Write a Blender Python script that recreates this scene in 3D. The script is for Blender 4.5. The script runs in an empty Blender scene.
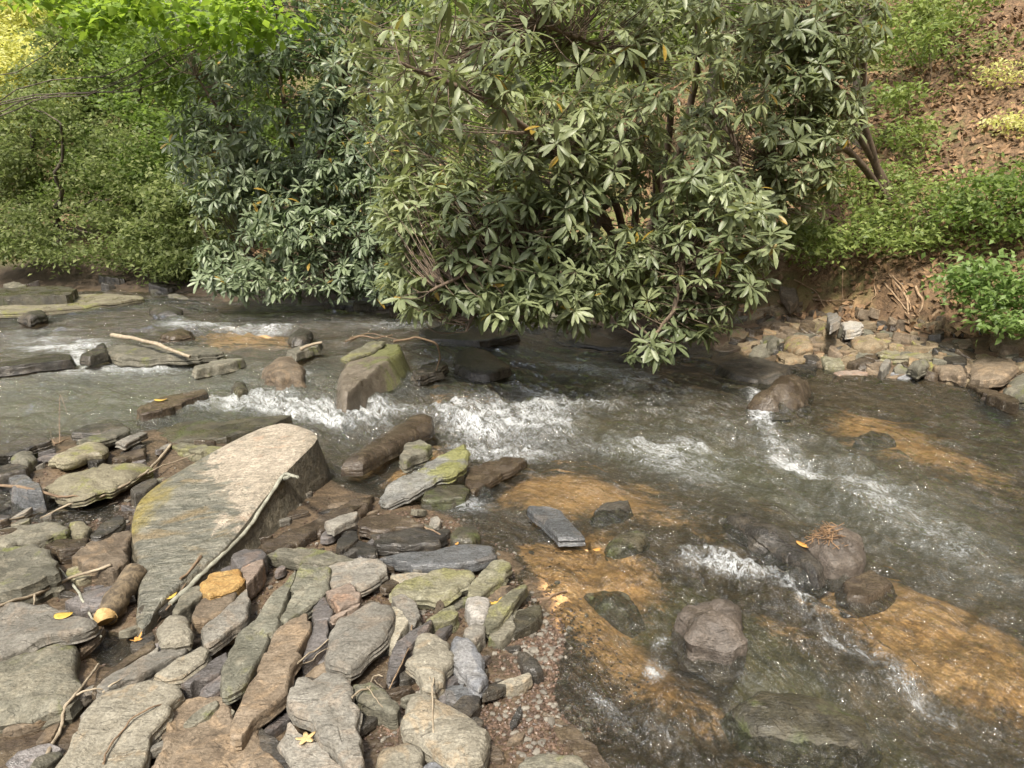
import bpy, math, random
import numpy as np
from mathutils import Vector

random.seed(7)
RNG = np.random.default_rng(11)
scene = bpy.context.scene
COL = scene.collection

# ------------------------------------------------------------------ camera
CAM_H, PITCH, F = 1.55, math.radians(15.0), 740.0
W_PX, H_PX = 1024, 768
SP, CP = math.sin(PITCH), math.cos(PITCH)
cam = bpy.data.cameras.new('camera')
cam.sensor_width = 36.0
cam.lens = 36.0 * F / W_PX
cam.clip_start, cam.clip_end = 0.05, 500
cam_o = bpy.data.objects.new('camera', cam)
cam_o.location = (0, 0, CAM_H)
cam_o.rotation_euler = (math.pi / 2 - PITCH, 0, 0)
COL.objects.link(cam_o)
scene.camera = cam_o


def ray(px, py):
    u, v = (px - 512) / F, (384 - py) / F
    return np.array([u, CP + v * SP, -SP + v * CP])


def ss(a, b, x):
    t = np.clip((np.asarray(x, float) - a) / (b - a), 0, 1)
    return t * t * (3 - 2 * t)


# ------------------------------------------------------------------ noise
def _h(ix, iy, iz, seed):
    n = (ix.astype(np.int64) * 374761393 + iy.astype(np.int64) * 668265263
         + iz.astype(np.int64) * 2147483647 + seed * 974634777) & 0xFFFFFFFF
    n = ((n ^ (n >> 13)) * 1274126177) & 0xFFFFFFFF
    n = ((n ^ (n >> 16)) * 2246822519) & 0xFFFFFFFF
    return ((n ^ (n >> 15)) & 0xFFFF) / 32767.5 - 1.0


def vn(x, y, z=0.0, seed=0):
    x, y, z = np.broadcast_arrays(np.asarray(x, float), np.asarray(y, float), np.asarray(z, float))
    fx, fy, fz = np.floor(x), np.floor(y), np.floor(z)
    tx, ty, tz = x - fx, y - fy, z - fz
    tx, ty, tz = [t * t * t * (t * (t * 6 - 15) + 10) for t in (tx, ty, tz)]
    ix, iy, iz = fx.astype(np.int64), fy.astype(np.int64), fz.astype(np.int64)
    r = 0
    for dx in (0, 1):
        wx = tx if dx else 1 - tx
        for dy in (0, 1):
            wy = ty if dy else 1 - ty
            for dz in (0, 1):
                wz = tz if dz else 1 - tz
                r = r + wx * wy * wz * _h(ix + dx, iy + dy, iz + dz, seed)
    return r


def fbm(x, y, z=0.0, seed=0, oct=4, gain=.5):
    r, a, f = 0, 1.0, 1.0
    for k in range(oct):
        r = r + a * vn(np.asarray(x) * f + 17.3 * k, np.asarray(y) * f - 9.1 * k, np.asarray(z) * f + 4.7 * k, seed + k)
        a *= gain
        f *= 2.03
    return r


# ------------------------------------------------------------------ lie of the land
DS = np.array([0.9, -0.44])


def W(x, y):                      # water level, a small drop at the cascade
    s = .9 * np.asarray(x, float) - .44 * np.asarray(y, float)
    return .15 * (1 - ss(-3.9, -2.4, s))


def at(px, py, zr=0.0):           # a point of the creek seen in direction px, py, zr above the local water level
    d = ray(px, py)
    z = zr
    for _ in range(8):
        t = (z - CAM_H) / d[2]
        z = .5 * z + .5 * (float(W(d[0] * t, d[1] * t)) + zr)
    t = (z - CAM_H) / d[2]
    return np.array([d[0] * t, d[1] * t, z])


def atd(px, py, Y):
    d = ray(px, py)
    return d * (Y / d[1]) + np.array([0, 0, CAM_H])


FAR = [at(*p)[:2] for p in [(-700, 288), (-200, 286), (0, 289), (150, 291), (250, 300), (380, 312), (480, 322),
                            (560, 328), (640, 335), (700, 345), (760, 352), (830, 366), (900, 377), (960, 384),
                            (1024, 402), (1150, 440), (1500, 560)]]
BAR = [at(*p)[:2] for p in [(-500, 490), (-150, 468), (0, 452), (60, 437), (150, 431), (235, 436), (300, 462),
                            (350, 492), (420, 508), (480, 528), (505, 560), (540, 600), (545, 650), (520, 690),
                            (548, 730), (570, 768), (600, 900), (-900, 900)]]


def seg_dist(x, y, P, closed):
    best = np.full(np.shape(x), 1e9)
    sgn = np.ones(np.shape(x))
    n = len(P)
    for i in range(n if closed else n - 1):
        a, b = P[i], P[(i + 1) % n]
        d = b - a
        L2 = d @ d
        t = np.clip(((x - a[0]) * d[0] + (y - a[1]) * d[1]) / L2, 0, 1)
        dd = np.hypot(x - a[0] - t * d[0], y - a[1] - t * d[1])
        cr = d[0] * (y - a[1]) - d[1] * (x - a[0])
        m = dd < best
        best = np.where(m, dd, best)
        sgn = np.where(m, np.sign(cr), sgn)
    return best, sgn


def d_far(x, y):
    d, s = seg_dist(x, y, FAR, False)
    return d * s


def d_bar(x, y):
    d, _ = seg_dist(x, y, BAR, True)
    ins = np.zeros(np.shape(x), bool)
    n = len(BAR)
    for i in range(n):
        a, b = BAR[i], BAR[(i + 1) % n]
        c = (a[1] > y) != (b[1] > y)
        xi = a[0] + (y - a[1]) * (b[0] - a[0]) / (b[1] - a[1] + 1e-12)
        ins ^= c & (x < xi)
    return np.where(ins, d, -d)


_BC = {}


def blob(x, y, px, py, rx, ry, rot=0):
    """soft spot on the creek: centre px,py, half sizes rx,ry as they look from the bank"""
    key = (px, py, rx, ry, rot)
    if key in _BC:
        c, M = _BC[key]
        dx, dy = x - c[0], y - c[1]
        return np.exp(-(M[0, 0] * dx + M[0, 1] * dy) ** 2 - (M[1, 0] * dx + M[1, 1] * dy) ** 2)
    c = at(px, py)
    ex = at(px + rx * math.cos(rot), py + rx * math.sin(rot))[:2] - c[:2]
    ey = at(px - ry * math.sin(rot), py + ry * math.cos(rot))[:2] - c[:2]
    M = np.linalg.inv(np.array([ex, ey]).T)
    _BC[key] = (c, M)
    dx, dy = x - c[0], y - c[1]
    q = (M[0, 0] * dx + M[0, 1] * dy) ** 2 + (M[1, 0] * dx + M[1, 1] * dy) ** 2
    return np.exp(-q)


SAND = [(850, 326, 75, 24, 0, 1.2), (570, 480, 90, 24, .1, 1.3), (565, 590, 46, 66, 1.1, 1.5), (610, 555, 70, 30, .4, .8), (940, 612, 150, 44, .42, 1.7),
        (880, 418, 70, 18, .2, .75), (960, 455, 110, 18, .25, .7), (405, 452, 40, 18, -.3, 1.2), (700, 690, 90, 28, .5, .5),
        (830, 772, 100, 26, .2, .9), (530, 548, 30, 14, 0, .8), (730, 525, 90, 22, .3, .35), (640, 650, 60, 30, .6, .6),
        (720, 470, 140, 20, .2, .35), (570, 700, 60, 50, .7, .4), (780, 612, 60, 18, .5, .5),
        (240, 335, 60, 10, 0, .9), (150, 400, 120, 16, 0, .35), (470, 388, 90, 12, 0, .5), (140, 560, 36, 30, .3, .9), (120,545,60,20,0,.9)]
OLIVE = [(110, 395, 170, 26, 0, .8), (840, 715, 110, 40, .4, 1), (760, 640, 110, 26, .5, .8), (620, 605, 42, 22, .4, .8), (700, 590, 60, 40, .5, .5), (690, 440, 180, 30, .2, .6)]
DEEP = [(900, 520, 200, 40, .45, .12), (650, 430, 140, 30, .2, .08), (950, 700, 120, 30, .4, .1), (480, 350, 140, 14, 0, .05),
        (980, 420, 80, 14, .1, .08), (120, 385, 160, 22, 0, .07)]
DIPS = [(60, 507, 80, 16, .06), (112, 648, 26, 18, .07), (150, 555, 40, 34, .045), (270, 722, 12, 12, .05), (15, 495, 30, 10, .05)]


def T(x, y):
    x, y = np.asarray(x, float), np.asarray(y, float)
    s = .9 * x - .44 * y
    w = W(x, y)
    df, db = d_far(x, y), d_bar(x, y)
    g = ss(-9.5, -3.0, s)
    n1 = fbm(x * .35, y * .35, 0, 3, 3)
    n2 = fbm(x * 2.1, y * 2.1, 0, 8, 4)
    n3 = fbm(x * 9, y * 9, 0, 21, 3)
    dj = np.maximum(0, df + .10 * n2 * ss(0, .4, df))
    bank = (.09 * ss(0, .3, dj) + .17 * ss(.25, .95, dj) + (.04 + .42 * g) * ss(.85, 1.2, dj)
            + (.16 + .46 * g) * np.maximum(0, dj - 1.1)
            + ss(.5, 4, df) * .35 * n1 + ss(.1, 1, df) * (.06 * n2 + .015 * n3))
    bank = bank + .75 * np.maximum(0, np.hypot(x, y) - 22)
    bar = ss(0, .3, db) * .022 + .006 * n2 + .005 * n3
    for px, py, rx, ry, k in DIPS:
        bar = bar - k * blob(x, y, px, py, rx, ry)
    bar = bar + np.maximum(0, -y) * .25 + .25 * np.maximum(0, -3.2 - x) * ss(3.0, 1.0, y)
    e = np.minimum(-df, -db)
    sh = 0
    for px, py, rx, ry, rot, k in SAND:
        sh = sh + k * blob(x, y, px, py, rx, ry, rot)
    dp = .10 + .035 * n2 + .008 * n3
    for px, py, rx, ry, rot, k in DEEP:
        dp = dp + k * blob(x, y, px, py, rx, ry, rot)
    dp = dp * (1 - .45 * np.clip(sh, 0, 1))
    ch = -np.maximum(.012, dp) * ss(-.02, .35, e)
    far_side = ss(0, -2.0, y - .2) * .25 * np.maximum(0, -y)
    return w + np.where(df > 0, bank, np.where(db > 0, bar, ch + np.where(y < 0, far_side, 0)))


def Tz(x, y):
    return float(T(np.array([x]), np.array([y]))[0])


# ------------------------------------------------------------------ mesh helpers
class MB:
    def __init__(self):
        self.v, self.f3, self.f4, self.n, self.t = [], [], [], 0, []

    def add(self, V, F, tint=0.5):
        V = np.asarray(V, float)
        F = np.asarray(F, np.int64)
        self.v.append(V)
        if len(F):
            (self.f4 if F.shape[1] == 4 else self.f3).append(F + self.n)
        self.t.append(np.broadcast_to(np.asarray(tint, float), (len(V),)))
        self.n += len(V)

    def tube(self, P, R, sides=6, tint=.5, cap=True):
        P = np.asarray(P, float)
        n = len(P)
        R = np.broadcast_to(np.asarray(R, float), (n,))
        D = np.gradient(P, axis=0)
        D /= np.linalg.norm(D, axis=1)[:, None] + 1e-9
        ref = np.array([.31, .17, .93]) if abs(D[:, 2]).mean() < .8 else np.array([1, .2, .1])
        A = np.cross(D, ref)
        A /= np.linalg.norm(A, axis=1)[:, None] + 1e-9
        B = np.cross(D, A)
        th = np.linspace(0, 2 * np.pi, sides, endpoint=False)
        V = P[:, None] + R[:, None, None] * (np.cos(th)[None, :, None] * A[:, None] + np.sin(th)[None, :, None] * B[:, None])
        i = np.arange(n - 1)[:, None] * sides
        j = np.arange(sides)[None]
        k = (j + 1) % sides
        Fq = np.stack([i + j, i + k, i + sides + k, i + sides + j], -1).reshape(-1, 4)
        self.add(V.reshape(-1, 3), Fq, tint)
        if cap:
            for a, idx in ((0, 0), (n - 1, n - 1)):
                c = np.concatenate([V[idx], P[idx:idx + 1]])
                q = np.arange(sides)
                fc = np.stack([q, (q + 1) % sides, np.full(sides, sides)], -1)
                self.add(c, fc if a else fc[:, ::-1], tint)

    def build(self, name, mat, parent=None, smooth=True, origin=(0, 0, 0), sharp=None):
        V = np.concatenate(self.v) - np.asarray(origin, float)
        me = bpy.data.meshes.new(name)
        f3 = np.concatenate(self.f3) if self.f3 else np.zeros((0, 3), np.int64)
        f4 = np.concatenate(self.f4) if self.f4 else np.zeros((0, 4), np.int64)
        me.vertices.add(len(V))
        me.vertices.foreach_set('co', V.astype(np.float32).ravel())
        li = np.concatenate([f3.ravel(), f4.ravel()]).astype(np.int32)
        me.loops.add(len(li))
        me.loops.foreach_set('vertex_index', li)
        st = np.concatenate([np.arange(len(f3)) * 3, len(f3) * 3 + np.arange(len(f4)) * 4]).astype(np.int32)
        me.polygons.add(len(st))
        me.polygons.foreach_set('loop_start', st)
        me.update(calc_edges=True)
        me.polygons.foreach_set('use_smooth', np.full(len(st), bool(smooth)))
        at_ = me.attributes.new('tint', 'FLOAT', 'POINT')
        at_.data.foreach_set('value', np.concatenate(self.t).astype(np.float32))
        if sharp:
            me.set_sharp_from_angle(angle=math.radians(sharp))
        me.materials.append(mat)
        o = bpy.data.objects.new(name, me)
        COL.objects.link(o)
        if parent:
            o.parent = parent
        else:
            o.location = origin
        return o


def tag(o, label=None, cat=None, group=None, kind=None):
    if label: o['label'] = label
    if cat: o['category'] = cat
    if group: o['group'] = group
    if kind: o['kind'] = kind
    return o


def thing(name, loc, label, cat, group=None):
    o = bpy.data.objects.new(name, None)
    o.empty_display_size = .1
    o.location = loc
    COL.objects.link(o)
    return tag(o, label, cat, group)


def attr(me, name, arr):
    a = me.attributes.new(name, 'FLOAT', 'POINT')
    a.data.foreach_set('value', np.asarray(arr, np.float32).ravel())


# ------------------------------------------------------------------ node helpers
def nmat(name):
    m = bpy.data.materials.new(name)
    m.use_nodes = True
    nt = m.node_tree
    nt.nodes.clear()
    out = nt.nodes.new('ShaderNodeOutputMaterial')
    return m, nt, out


class N:
    def __init__(self, nt): self.nt = nt

    def new(self, t, **kw):
        n = self.nt.nodes.new(t)
        for k, v in kw.items():
            if k.startswith('i_'):
                key = k[2:]
                key = int(key) if key.isdigit() else key.replace('_', ' ')
                self.put(n.inputs[key], v)
            else:
                setattr(n, k, v)
        return n

    def put(self, sock, v):
        if hasattr(v, 'is_output'):
            self.nt.links.new(v, sock)
        elif isinstance(v, (tuple, list)) and len(v) == 3 and sock.type == 'RGBA':
            sock.default_value = (*v, 1)
        else:
            sock.default_value = v

    def noise(self, vec, scale, detail=4, rough=.55, dist=0):
        n = self.new('ShaderNodeTexNoise')
        if vec is not None: self.put(n.inputs['Vector'], vec)
        n.inputs['Scale'].default_value = scale
        n.inputs['Detail'].default_value = detail
        n.inputs['Roughness'].default_value = rough
        n.inputs['Distortion'].default_value = dist
        return n.outputs['Fac']

    def math(self, op, a, b=0, c=0, clamp=False):
        n = self.new('ShaderNodeMath', operation=op, use_clamp=clamp)
        self.put(n.inputs[0], a); self.put(n.inputs[1], b)
        if len(n.inputs) > 2: self.put(n.inputs[2], c)
        return n.outputs[0]

    def ramp(self, x, a, b, lo=0, hi=1):
        n = self.new('ShaderNodeMapRange', interpolation_type='SMOOTHSTEP')
        self.put(n.inputs[0], x)
        n.inputs[1].default_value, n.inputs[2].default_value = a, b
        n.inputs[3].default_value, n.inputs[4].default_value = lo, hi
        return n.outputs[0]

    def mix(self, f, a, b, mode='MIX'):
        n = self.new('ShaderNodeMix', data_type='RGBA', blend_type=mode)
        self.put(n.inputs[0], f); self.put(n.inputs[6], a); self.put(n.inputs[7], b)
        return n.outputs[2]

    def attr(self, name):
        return self.new('ShaderNodeAttribute', attribute_name=name).outputs['Fac']

    def mapping(self, vec, scale=(1, 1, 1), rot=(0, 0, 0)):
        n = self.new('ShaderNodeMapping')
        self.put(n.inputs['Vector'], vec)
        n.inputs['Scale'].default_value = scale
        n.inputs['Rotation'].default_value = rot
        return n.outputs[0]

    def bump(self, h, strength, dist=.01, normal=None):
        n = self.new('ShaderNodeBump')
        n.inputs['Strength'].default_value = strength
        n.inputs['Distance'].default_value = dist
        self.put(n.inputs['Height'], h)
        if normal is not None: self.put(n.inputs['Normal'], normal)
        return n.outputs[0]

    def link(self, a, b): self.nt.links.new(a, b)


def stone_mat(name, c1, c2, c3=None, patch=.0, moss=0.0, mosscol=(.10, .115, .03), rough=.75, wet=0.0, moss_dir=None, streak=1.0):
    c1, c2 = tuple(v * .76 for v in c1), tuple(v * .76 for v in c2)
    m, nt, out = nmat(name)
    q = N(nt)
    tc = q.new('ShaderNodeTexCoord').outputs['Object']
    rnd = q.new('ShaderNodeObjectInfo').outputs['Random']
    off = q.new('ShaderNodeVectorMath', operation='ADD')
    sc = q.new('ShaderNodeVectorMath', operation='SCALE')
    sc.inputs[0].default_value = (37.1, 21.7, 11.3)
    q.put(sc.inputs['Scale'], rnd)
    q.put(off.inputs[0], tc); q.put(off.inputs[1], sc.outputs[0])
    v = off.outputs[0]
    big = q.noise(v, 5.5, 5, .6, .6)
    mid = q.noise(v, 22, 5, .65, .3)
    fine = q.noise(v, 110, 3, .7)
    grain = q.noise(q.mapping(v, (14, 60, 200), (.2, .1, .6)), 1.0, 4, .6, .4)
    col = q.mix(q.ramp(big, .36, .64), c1, c2)
    if c3:
        col = q.mix(q.math('MULTIPLY', q.ramp(q.noise(v, 9, 4, .6, 1.2), .5, .62), patch), col, c3)
    col = q.mix(q.ramp(mid, .3, .7, .0, .55), col, q.mix(1.0, col, (.55, .52, .48), 'MULTIPLY'))
    k = q.ramp(fine, .3, .7, .72, 1.3)
    vv = q.math('MULTIPLY', k, q.ramp(rnd, 0, 1, .8, 1.2))
    hs = q.new('ShaderNodeHueSaturation')
    q.put(hs.inputs['Value'], vv); q.put(hs.inputs['Color'], col)
    hs.inputs['Saturation'].default_value = 1.0
    col = hs.outputs[0]
    lich = q.ramp(q.noise(v, 38, 4, .7, .5), .64, .72, 0, .5)
    col = q.mix(lich, col, tuple(min(1, c * 1.9 + .03) for c in c2))
    crack = q.ramp(q.noise(q.mapping(v, (3, 11, 6), (0, 0, .7)), 1.6, 3, .5, 1.5), .485, .5, 0, 1)
    ck2 = q.math('SUBTRACT', 1.0, q.math('ABSOLUTE', q.math('MULTIPLY_ADD', crack, 2, -1)))
    col = q.mix(q.math('MULTIPLY', ck2, .6), col, (.03, .027, .022))
    if moss > 0:
        mm = q.noise(v, 7, 5, .65, .4)
        if moss_dir is not None:
            sep = q.new('ShaderNodeVectorMath', operation='DOT_PRODUCT')
            q.put(sep.inputs[0], tc); sep.inputs[1].default_value = moss_dir
            mm = q.math('ADD', mm, sep.outputs['Value'])
        mf = q.ramp(mm, .62 - .3 * moss, .74 - .25 * moss, 0, .85)
        col = q.mix(mf, col, q.mix(q.ramp(fine, .35, .65), mosscol, tuple(c * 2.1 for c in mosscol)))
    h = q.math('ADD', q.math('MULTIPLY', mid, .6), q.math('ADD', q.math('MULTIPLY', fine, .35), q.math('MULTIPLY', grain, .55 * streak)))
    h = q.math('SUBTRACT', h, q.math('MULTIPLY', ck2, .35))
    b = q.bump(h, .75, .012)
    p = q.new('ShaderNodeBsdfPrincipled')
    q.put(p.inputs['Base Color'], col)
    if wet > 0:
        wf = q.ramp(q.noise(v, 6, 3, .6), .62 - .5 * wet, .75 - .45 * wet)
        q.put(p.inputs['Roughness'], q.ramp(wf, 0, 1, rough, .16))
    else:
        q.put(p.inputs['Roughness'], q.ramp(mid, .3, .7, rough - .1, rough + .12))
    p.inputs['Specular IOR Level'].default_value = .5 if wet else .35
    q.put(p.inputs['Normal'], b)
    q.link(p.outputs[0], out.inputs[0])
    return m


M = {}
M['grey'] = stone_mat('grey_slate', (.20, .19, .165), (.27, .255, .22), (.25, .20, .15), .4)
M['green'] = stone_mat('greenish_slate', (.17, .168, .13), (.24, .235, .185), (.28, .26, .2), .5, .25, (.09, .09, .04))
M['tan'] = stone_mat('tan_stone', (.265, .245, .195), (.34, .315, .25), (.33, .24, .14), .4)
M['olive'] = stone_mat('olive_slate', (.125, .12, .092), (.195, .185, .145), (.22, .2, .15), .5, .3, (.07, .075, .025))
M['brown'] = stone_mat('brown_slate', (.15, .115, .08), (.225, .18, .13), (.26, .19, .12), .5)
M['moss'] = stone_mat('mossy_slate', (.15, .145, .10), (.23, .215, .145), (.25, .24, .18), .5, .48, (.095, .092, .04))
M['blue'] = stone_mat('blue_grey_slate', (.23, .24, .26), (.31, .32, .34), (.36, .35, .33), .4)
M['white'] = stone_mat('pale_quartz', (.33, .315, .29), (.44, .42, .385), (.34, .28, .2), .5)
M['orange'] = stone_mat('orange_stone', (.46, .27, .085), (.55, .36, .14), (.38, .2, .06), .4)
M['pink'] = stone_mat('pinkish_stone', (.23, .18, .145), (.30, .24, .195), (.32, .2, .13), .5)
M['purple'] = stone_mat('purple_slate', (.115, .107, .105), (.165, .152, .146), (.2, .15, .12), .4, wet=.3, rough=.5)
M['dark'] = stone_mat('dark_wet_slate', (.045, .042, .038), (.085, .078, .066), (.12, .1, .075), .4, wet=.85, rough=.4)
M['darkbrown'] = stone_mat('dark_brown_wet_rock', (.065, .048, .033), (.11, .085, .06), (.14, .11, .07), .4, wet=.6, rough=.5)
M['wetgrey'] = stone_mat('wet_grey_slate', (.10, .105, .11), (.155, .16, .165), (.13, .11, .09), .4, wet=.95, rough=.35)
M['boulder'] = stone_mat('creek_boulder', (.085, .07, .057), (.15, .125, .104), (.08, .065, .05), .5, wet=.2, rough=.55)
M['dkmoss'] = stone_mat('dark_mossy_rock', (.06, .055, .04), (.11, .1, .065), (.13, .11, .07), .3, .4, (.035, .04, .015), wet=.4, rough=.55)
M['sunny'] = stone_mat('warm_bank_stone', (.21, .165, .105), (.31, .25, .165), (.25, .165, .09), .6, .2, (.12, .12, .03))
M['ledge'] = stone_mat('pale_ledge_rock', (.2, .18, .12), (.29, .265, .18), (.14, .12, .08), .6, .3, (.1, .1, .03), wet=.2)
M['mossgrey'] = stone_mat('half_mossy_slate', (.15, .15, .14), (.22, .22, .2), (.12, .11, .09), .4, .5, (.105, .105, .035), moss_dir=(.75, .35, 0), wet=.25, rough=.55)


M['mossbrown'] = stone_mat('half_mossy_brown_rock', (.17, .14, .105), (.25, .215, .165), (.11, .095, .07), .4, .42, (.075, .08, .03), moss_dir=(.7, .3, 0), wet=.2, rough=.6)


def slab_mat():
    m, nt, out = nmat('great_slab_rock')
    q = N(nt)
    tc = q.new('ShaderNodeTexCoord').outputs['Object']
    big = q.noise(tc, 4, 5, .6, .6); mid = q.noise(tc, 16, 5, .65, .5); fine = q.noise(tc, 90, 3, .7)
    lay = q.noise(q.mapping(tc, (4, 16, 10), (0, 0, .5)), 1.6, 5, .65, 1.0)
    dry = q.mix(q.ramp(big, .35, .65), (.29, .25, .19), (.375, .325, .255))
    dry = q.mix(q.ramp(q.noise(tc, 8, 4, .6, 1.5), .56, .7, 0, .35), dry, (.40, .25, .16))
    wet = q.mix(q.ramp(lay, .35, .65), (.105, .105, .085), (.21, .20, .16))
    wet = q.mix(q.ramp(q.noise(q.mapping(tc, (3, 7, 4), (0, 0, .6)), 1.3, 4, .6, .8), .5, .66, 0, .8), wet, (.2, .15, .08))
    # the splash line runs across the slab
    sep = q.new('ShaderNodeVectorMath', operation='DOT_PRODUCT')
    q.put(sep.inputs[0], tc); sep.inputs[1].default_value = (.62, .42, 0)
    d = q.math('ADD', sep.outputs['Value'], q.math('MULTIPLY_ADD', q.noise(tc, 5, 5, .7, .6), .7, -.35))
    f = q.ramp(d, -.03, .05)
    yel = q.ramp(q.math('ADD', q.new('ShaderNodeSeparateXYZ', i_0=tc).outputs[0], q.math('MULTIPLY_ADD', big, .5, -.25)), -.42, -.30, 1, 0)
    wet = q.mix(yel, wet, q.mix(mid, (.19, .15, .035), (.29, .24, .09)))
    col = q.mix(f, wet, dry)
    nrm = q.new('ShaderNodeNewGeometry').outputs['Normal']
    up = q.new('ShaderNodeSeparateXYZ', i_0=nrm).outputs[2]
    side = q.ramp(up, .35, .7, 1, 0)        # shade painted into the colour of the steep faces
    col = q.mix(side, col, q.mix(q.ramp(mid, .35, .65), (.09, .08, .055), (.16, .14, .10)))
    hs = q.new('ShaderNodeHueSaturation')
    pit = q.ramp(q.noise(tc, 30, 5, .75, .8), .35, .65, .7, 1.15)
    q.put(hs.inputs['Value'], q.math('MULTIPLY', pit, q.ramp(fine, .3, .7, .75, 1.2))); q.put(hs.inputs['Color'], col)
    h = q.math('ADD', q.math('MULTIPLY', mid, .5), q.math('ADD', q.math('MULTIPLY', fine, .25), q.math('MULTIPLY', lay, .45)))
    p = q.new('ShaderNodeBsdfPrincipled')
    q.put(p.inputs['Base Color'], hs.outputs[0])
    q.put(p.inputs['Roughness'], q.ramp(f, 0, 1, .32, .8))
    h = q.math('ADD', h, q.math('MULTIPLY', q.noise(q.mapping(tc, (5, 9, 8), (0, 0, .4)), 2.2, 6, .7, .6), 1.1))
    q.put(p.inputs['Normal'], q.bump(h, .95, .028))
    q.link(p.outputs[0], out.inputs[0])
    return m


M['slab'] = slab_mat()


def leaf_mat(name, c_lo, c_hi, rough=.45, trans=.35, tcol=None, spec=.5, old=None):
    m, nt, out = nmat(name)
    q = N(nt)
    t = q.attr('tint')
    col = q.mix(q.ramp(t, 0, .92), c_lo, c_hi)
    if old:
        col = q.mix(q.ramp(t, .955, .965), col, old)
    tc = q.new('ShaderNodeTexCoord').outputs['Object']
    col = q.mix(q.ramp(q.noise(tc, 35, 2, .5), .35, .65, 0, .3), col, tuple(c * .55 for c in c_lo))
    p = q.new('ShaderNodeBsdfPrincipled')
    q.put(p.inputs['Base Color'], col)
    p.inputs['Roughness'].default_value = rough
    p.inputs['Specular IOR Level'].default_value = spec
    tr = q.new('ShaderNodeBsdfTranslucent')
    q.put(tr.inputs[0], q.mix(.5, col, tcol or tuple(min(1, c * 2) for c in c_hi)))
    mx = q.new('ShaderNodeMixShader')
    mx.inputs[0].default_value = trans
    q.link(p.outputs[0], mx.inputs[1]); q.link(tr.outputs[0], mx.inputs[2])
    q.link(mx.outputs[0], out.inputs[0])
    return m


def plain_mat(name, c1, c2, scale=20, rough=.8, stretch=(1, 1, 1), bump=.5, tint=False):
    m, nt, out = nmat(name)
    q = N(nt)
    tc = q.new('ShaderNodeTexCoord').outputs['Object']
    v = q.mapping(tc, stretch)
    n = q.noise(v, scale, 5, .65, .3)
    f = q.ramp(n, .32, .68)
    if tint:
        f = q.math('ADD', q.math('MULTIPLY', f, .3), q.math('MULTIPLY', q.attr('tint'), .7))
    col = q.mix(f, c1, c2)
    p = q.new('ShaderNodeBsdfPrincipled')
    q.put(p.inputs['Base Color'], col)
    p.inputs['Roughness'].default_value = rough
    if bump: q.put(p.inputs['Normal'], q.bump(n, bump, .01))
    q.link(p.outputs[0], out.inputs[0])
    return m


M['rhodo'] = leaf_mat('rhododendron_leaf', (.125, .155, .078), (.30, .34, .175), .42, .34, (.38, .44, .1), .45, old=(.36, .24, .04))
M['rhodo2'] = leaf_mat('far_rhododendron_leaf', (.11, .15, .085), (.27, .325, .19), .43, .34, (.16, .28, .05), .6, old=(.40, .26, .05))
M['lime'] = leaf_mat('maple_leaf', (.14, .23, .035), (.28, .40, .07), .5, .5, (.5, .7, .06), .3)
M['green_leaf'] = leaf_mat('understory_leaf', (.10, .15, .045), (.24, .32, .09), .5, .5, (.3, .45, .06), .35)
M['shrub_leaf'] = leaf_mat('bank_shrub_leaf', (.13, .18, .05), (.30, .36, .11), .5, .4, (.34, .46, .08), .35)
M['fresh_leaf'] = leaf_mat('fresh_shrub_leaf', (.12, .19, .05), (.25, .34, .115), .45, .4, (.3, .5, .08), .4)
M['hemlock'] = leaf_mat('hemlock_spray', (.115, .15, .055), (.32, .36, .14), .5, .5, (.2, .28, .06), .3)
M['yellow_leaf'] = leaf_mat('sunlit_far_leaf', (.42, .46, .12), (.74, .74, .36), .5, .55, (.85, .8, .2), .2)  # yellow leaf, brightened to paint the far trees' sun glow into its colour
M['wood'] = plain_mat('rhododendron_bark', (.07, .05, .036), (.17, .125, .085), 30, .85, (1, 1, .4))
M['bark'] = plain_mat('tree_bark', (.05, .04, .03), (.13, .105, .08), 14, .9, (1, 1, .25))
M['stick'] = plain_mat('bleached_stick', (.20, .16, .11), (.34, .285, .205), 30, .8)
M['brownstick'] = plain_mat('brown_twig', (.12, .08, .05), (.22, .155, .095), 30, .8)
M['greystick'] = plain_mat('lichened_stick', (.16, .155, .12), (.31, .31, .25), 24, .85)
M['root'] = plain_mat('exposed_root_bark', (.22, .14, .08), (.36, .26, .165), 20, .85)
M['log'] = plain_mat('broken_log_bark', (.045, .034, .022), (.19, .145, .09), 30, .85, (1, 1, 1), 1.0)
M['logend'] = plain_mat('fresh_broken_wood', (.30, .19, .07), (.46, .32, .14), 60, .75)
M['leaf_yellow'] = plain_mat('fallen_yellow_leaf', (.40, .26, .04), (.52, .35, .08), 22, .6)
M['leaf_orange'] = plain_mat('fallen_orange_leaf', (.40, .19, .04), (.52, .28, .08), 22, .6)
M['leaf_tan'] = plain_mat('fallen_tan_leaf', (.38, .27, .12), (.52, .39, .2), 22, .7)
M['litter'] = plain_mat('leaf_litter', (.06, .034, .018), (.30, .185, .095), 9, .8, tint=True, bump=0)
M['gravel'] = plain_mat('wet_gravel', (.035, .024, .018), (.18, .12, .085), 60, .32, tint=True, bump=.2)
M['drygravel'] = plain_mat('slate_chips', (.09, .08, .065), (.22, .2, .165), 40, .6, tint=True, bump=.2)


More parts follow.
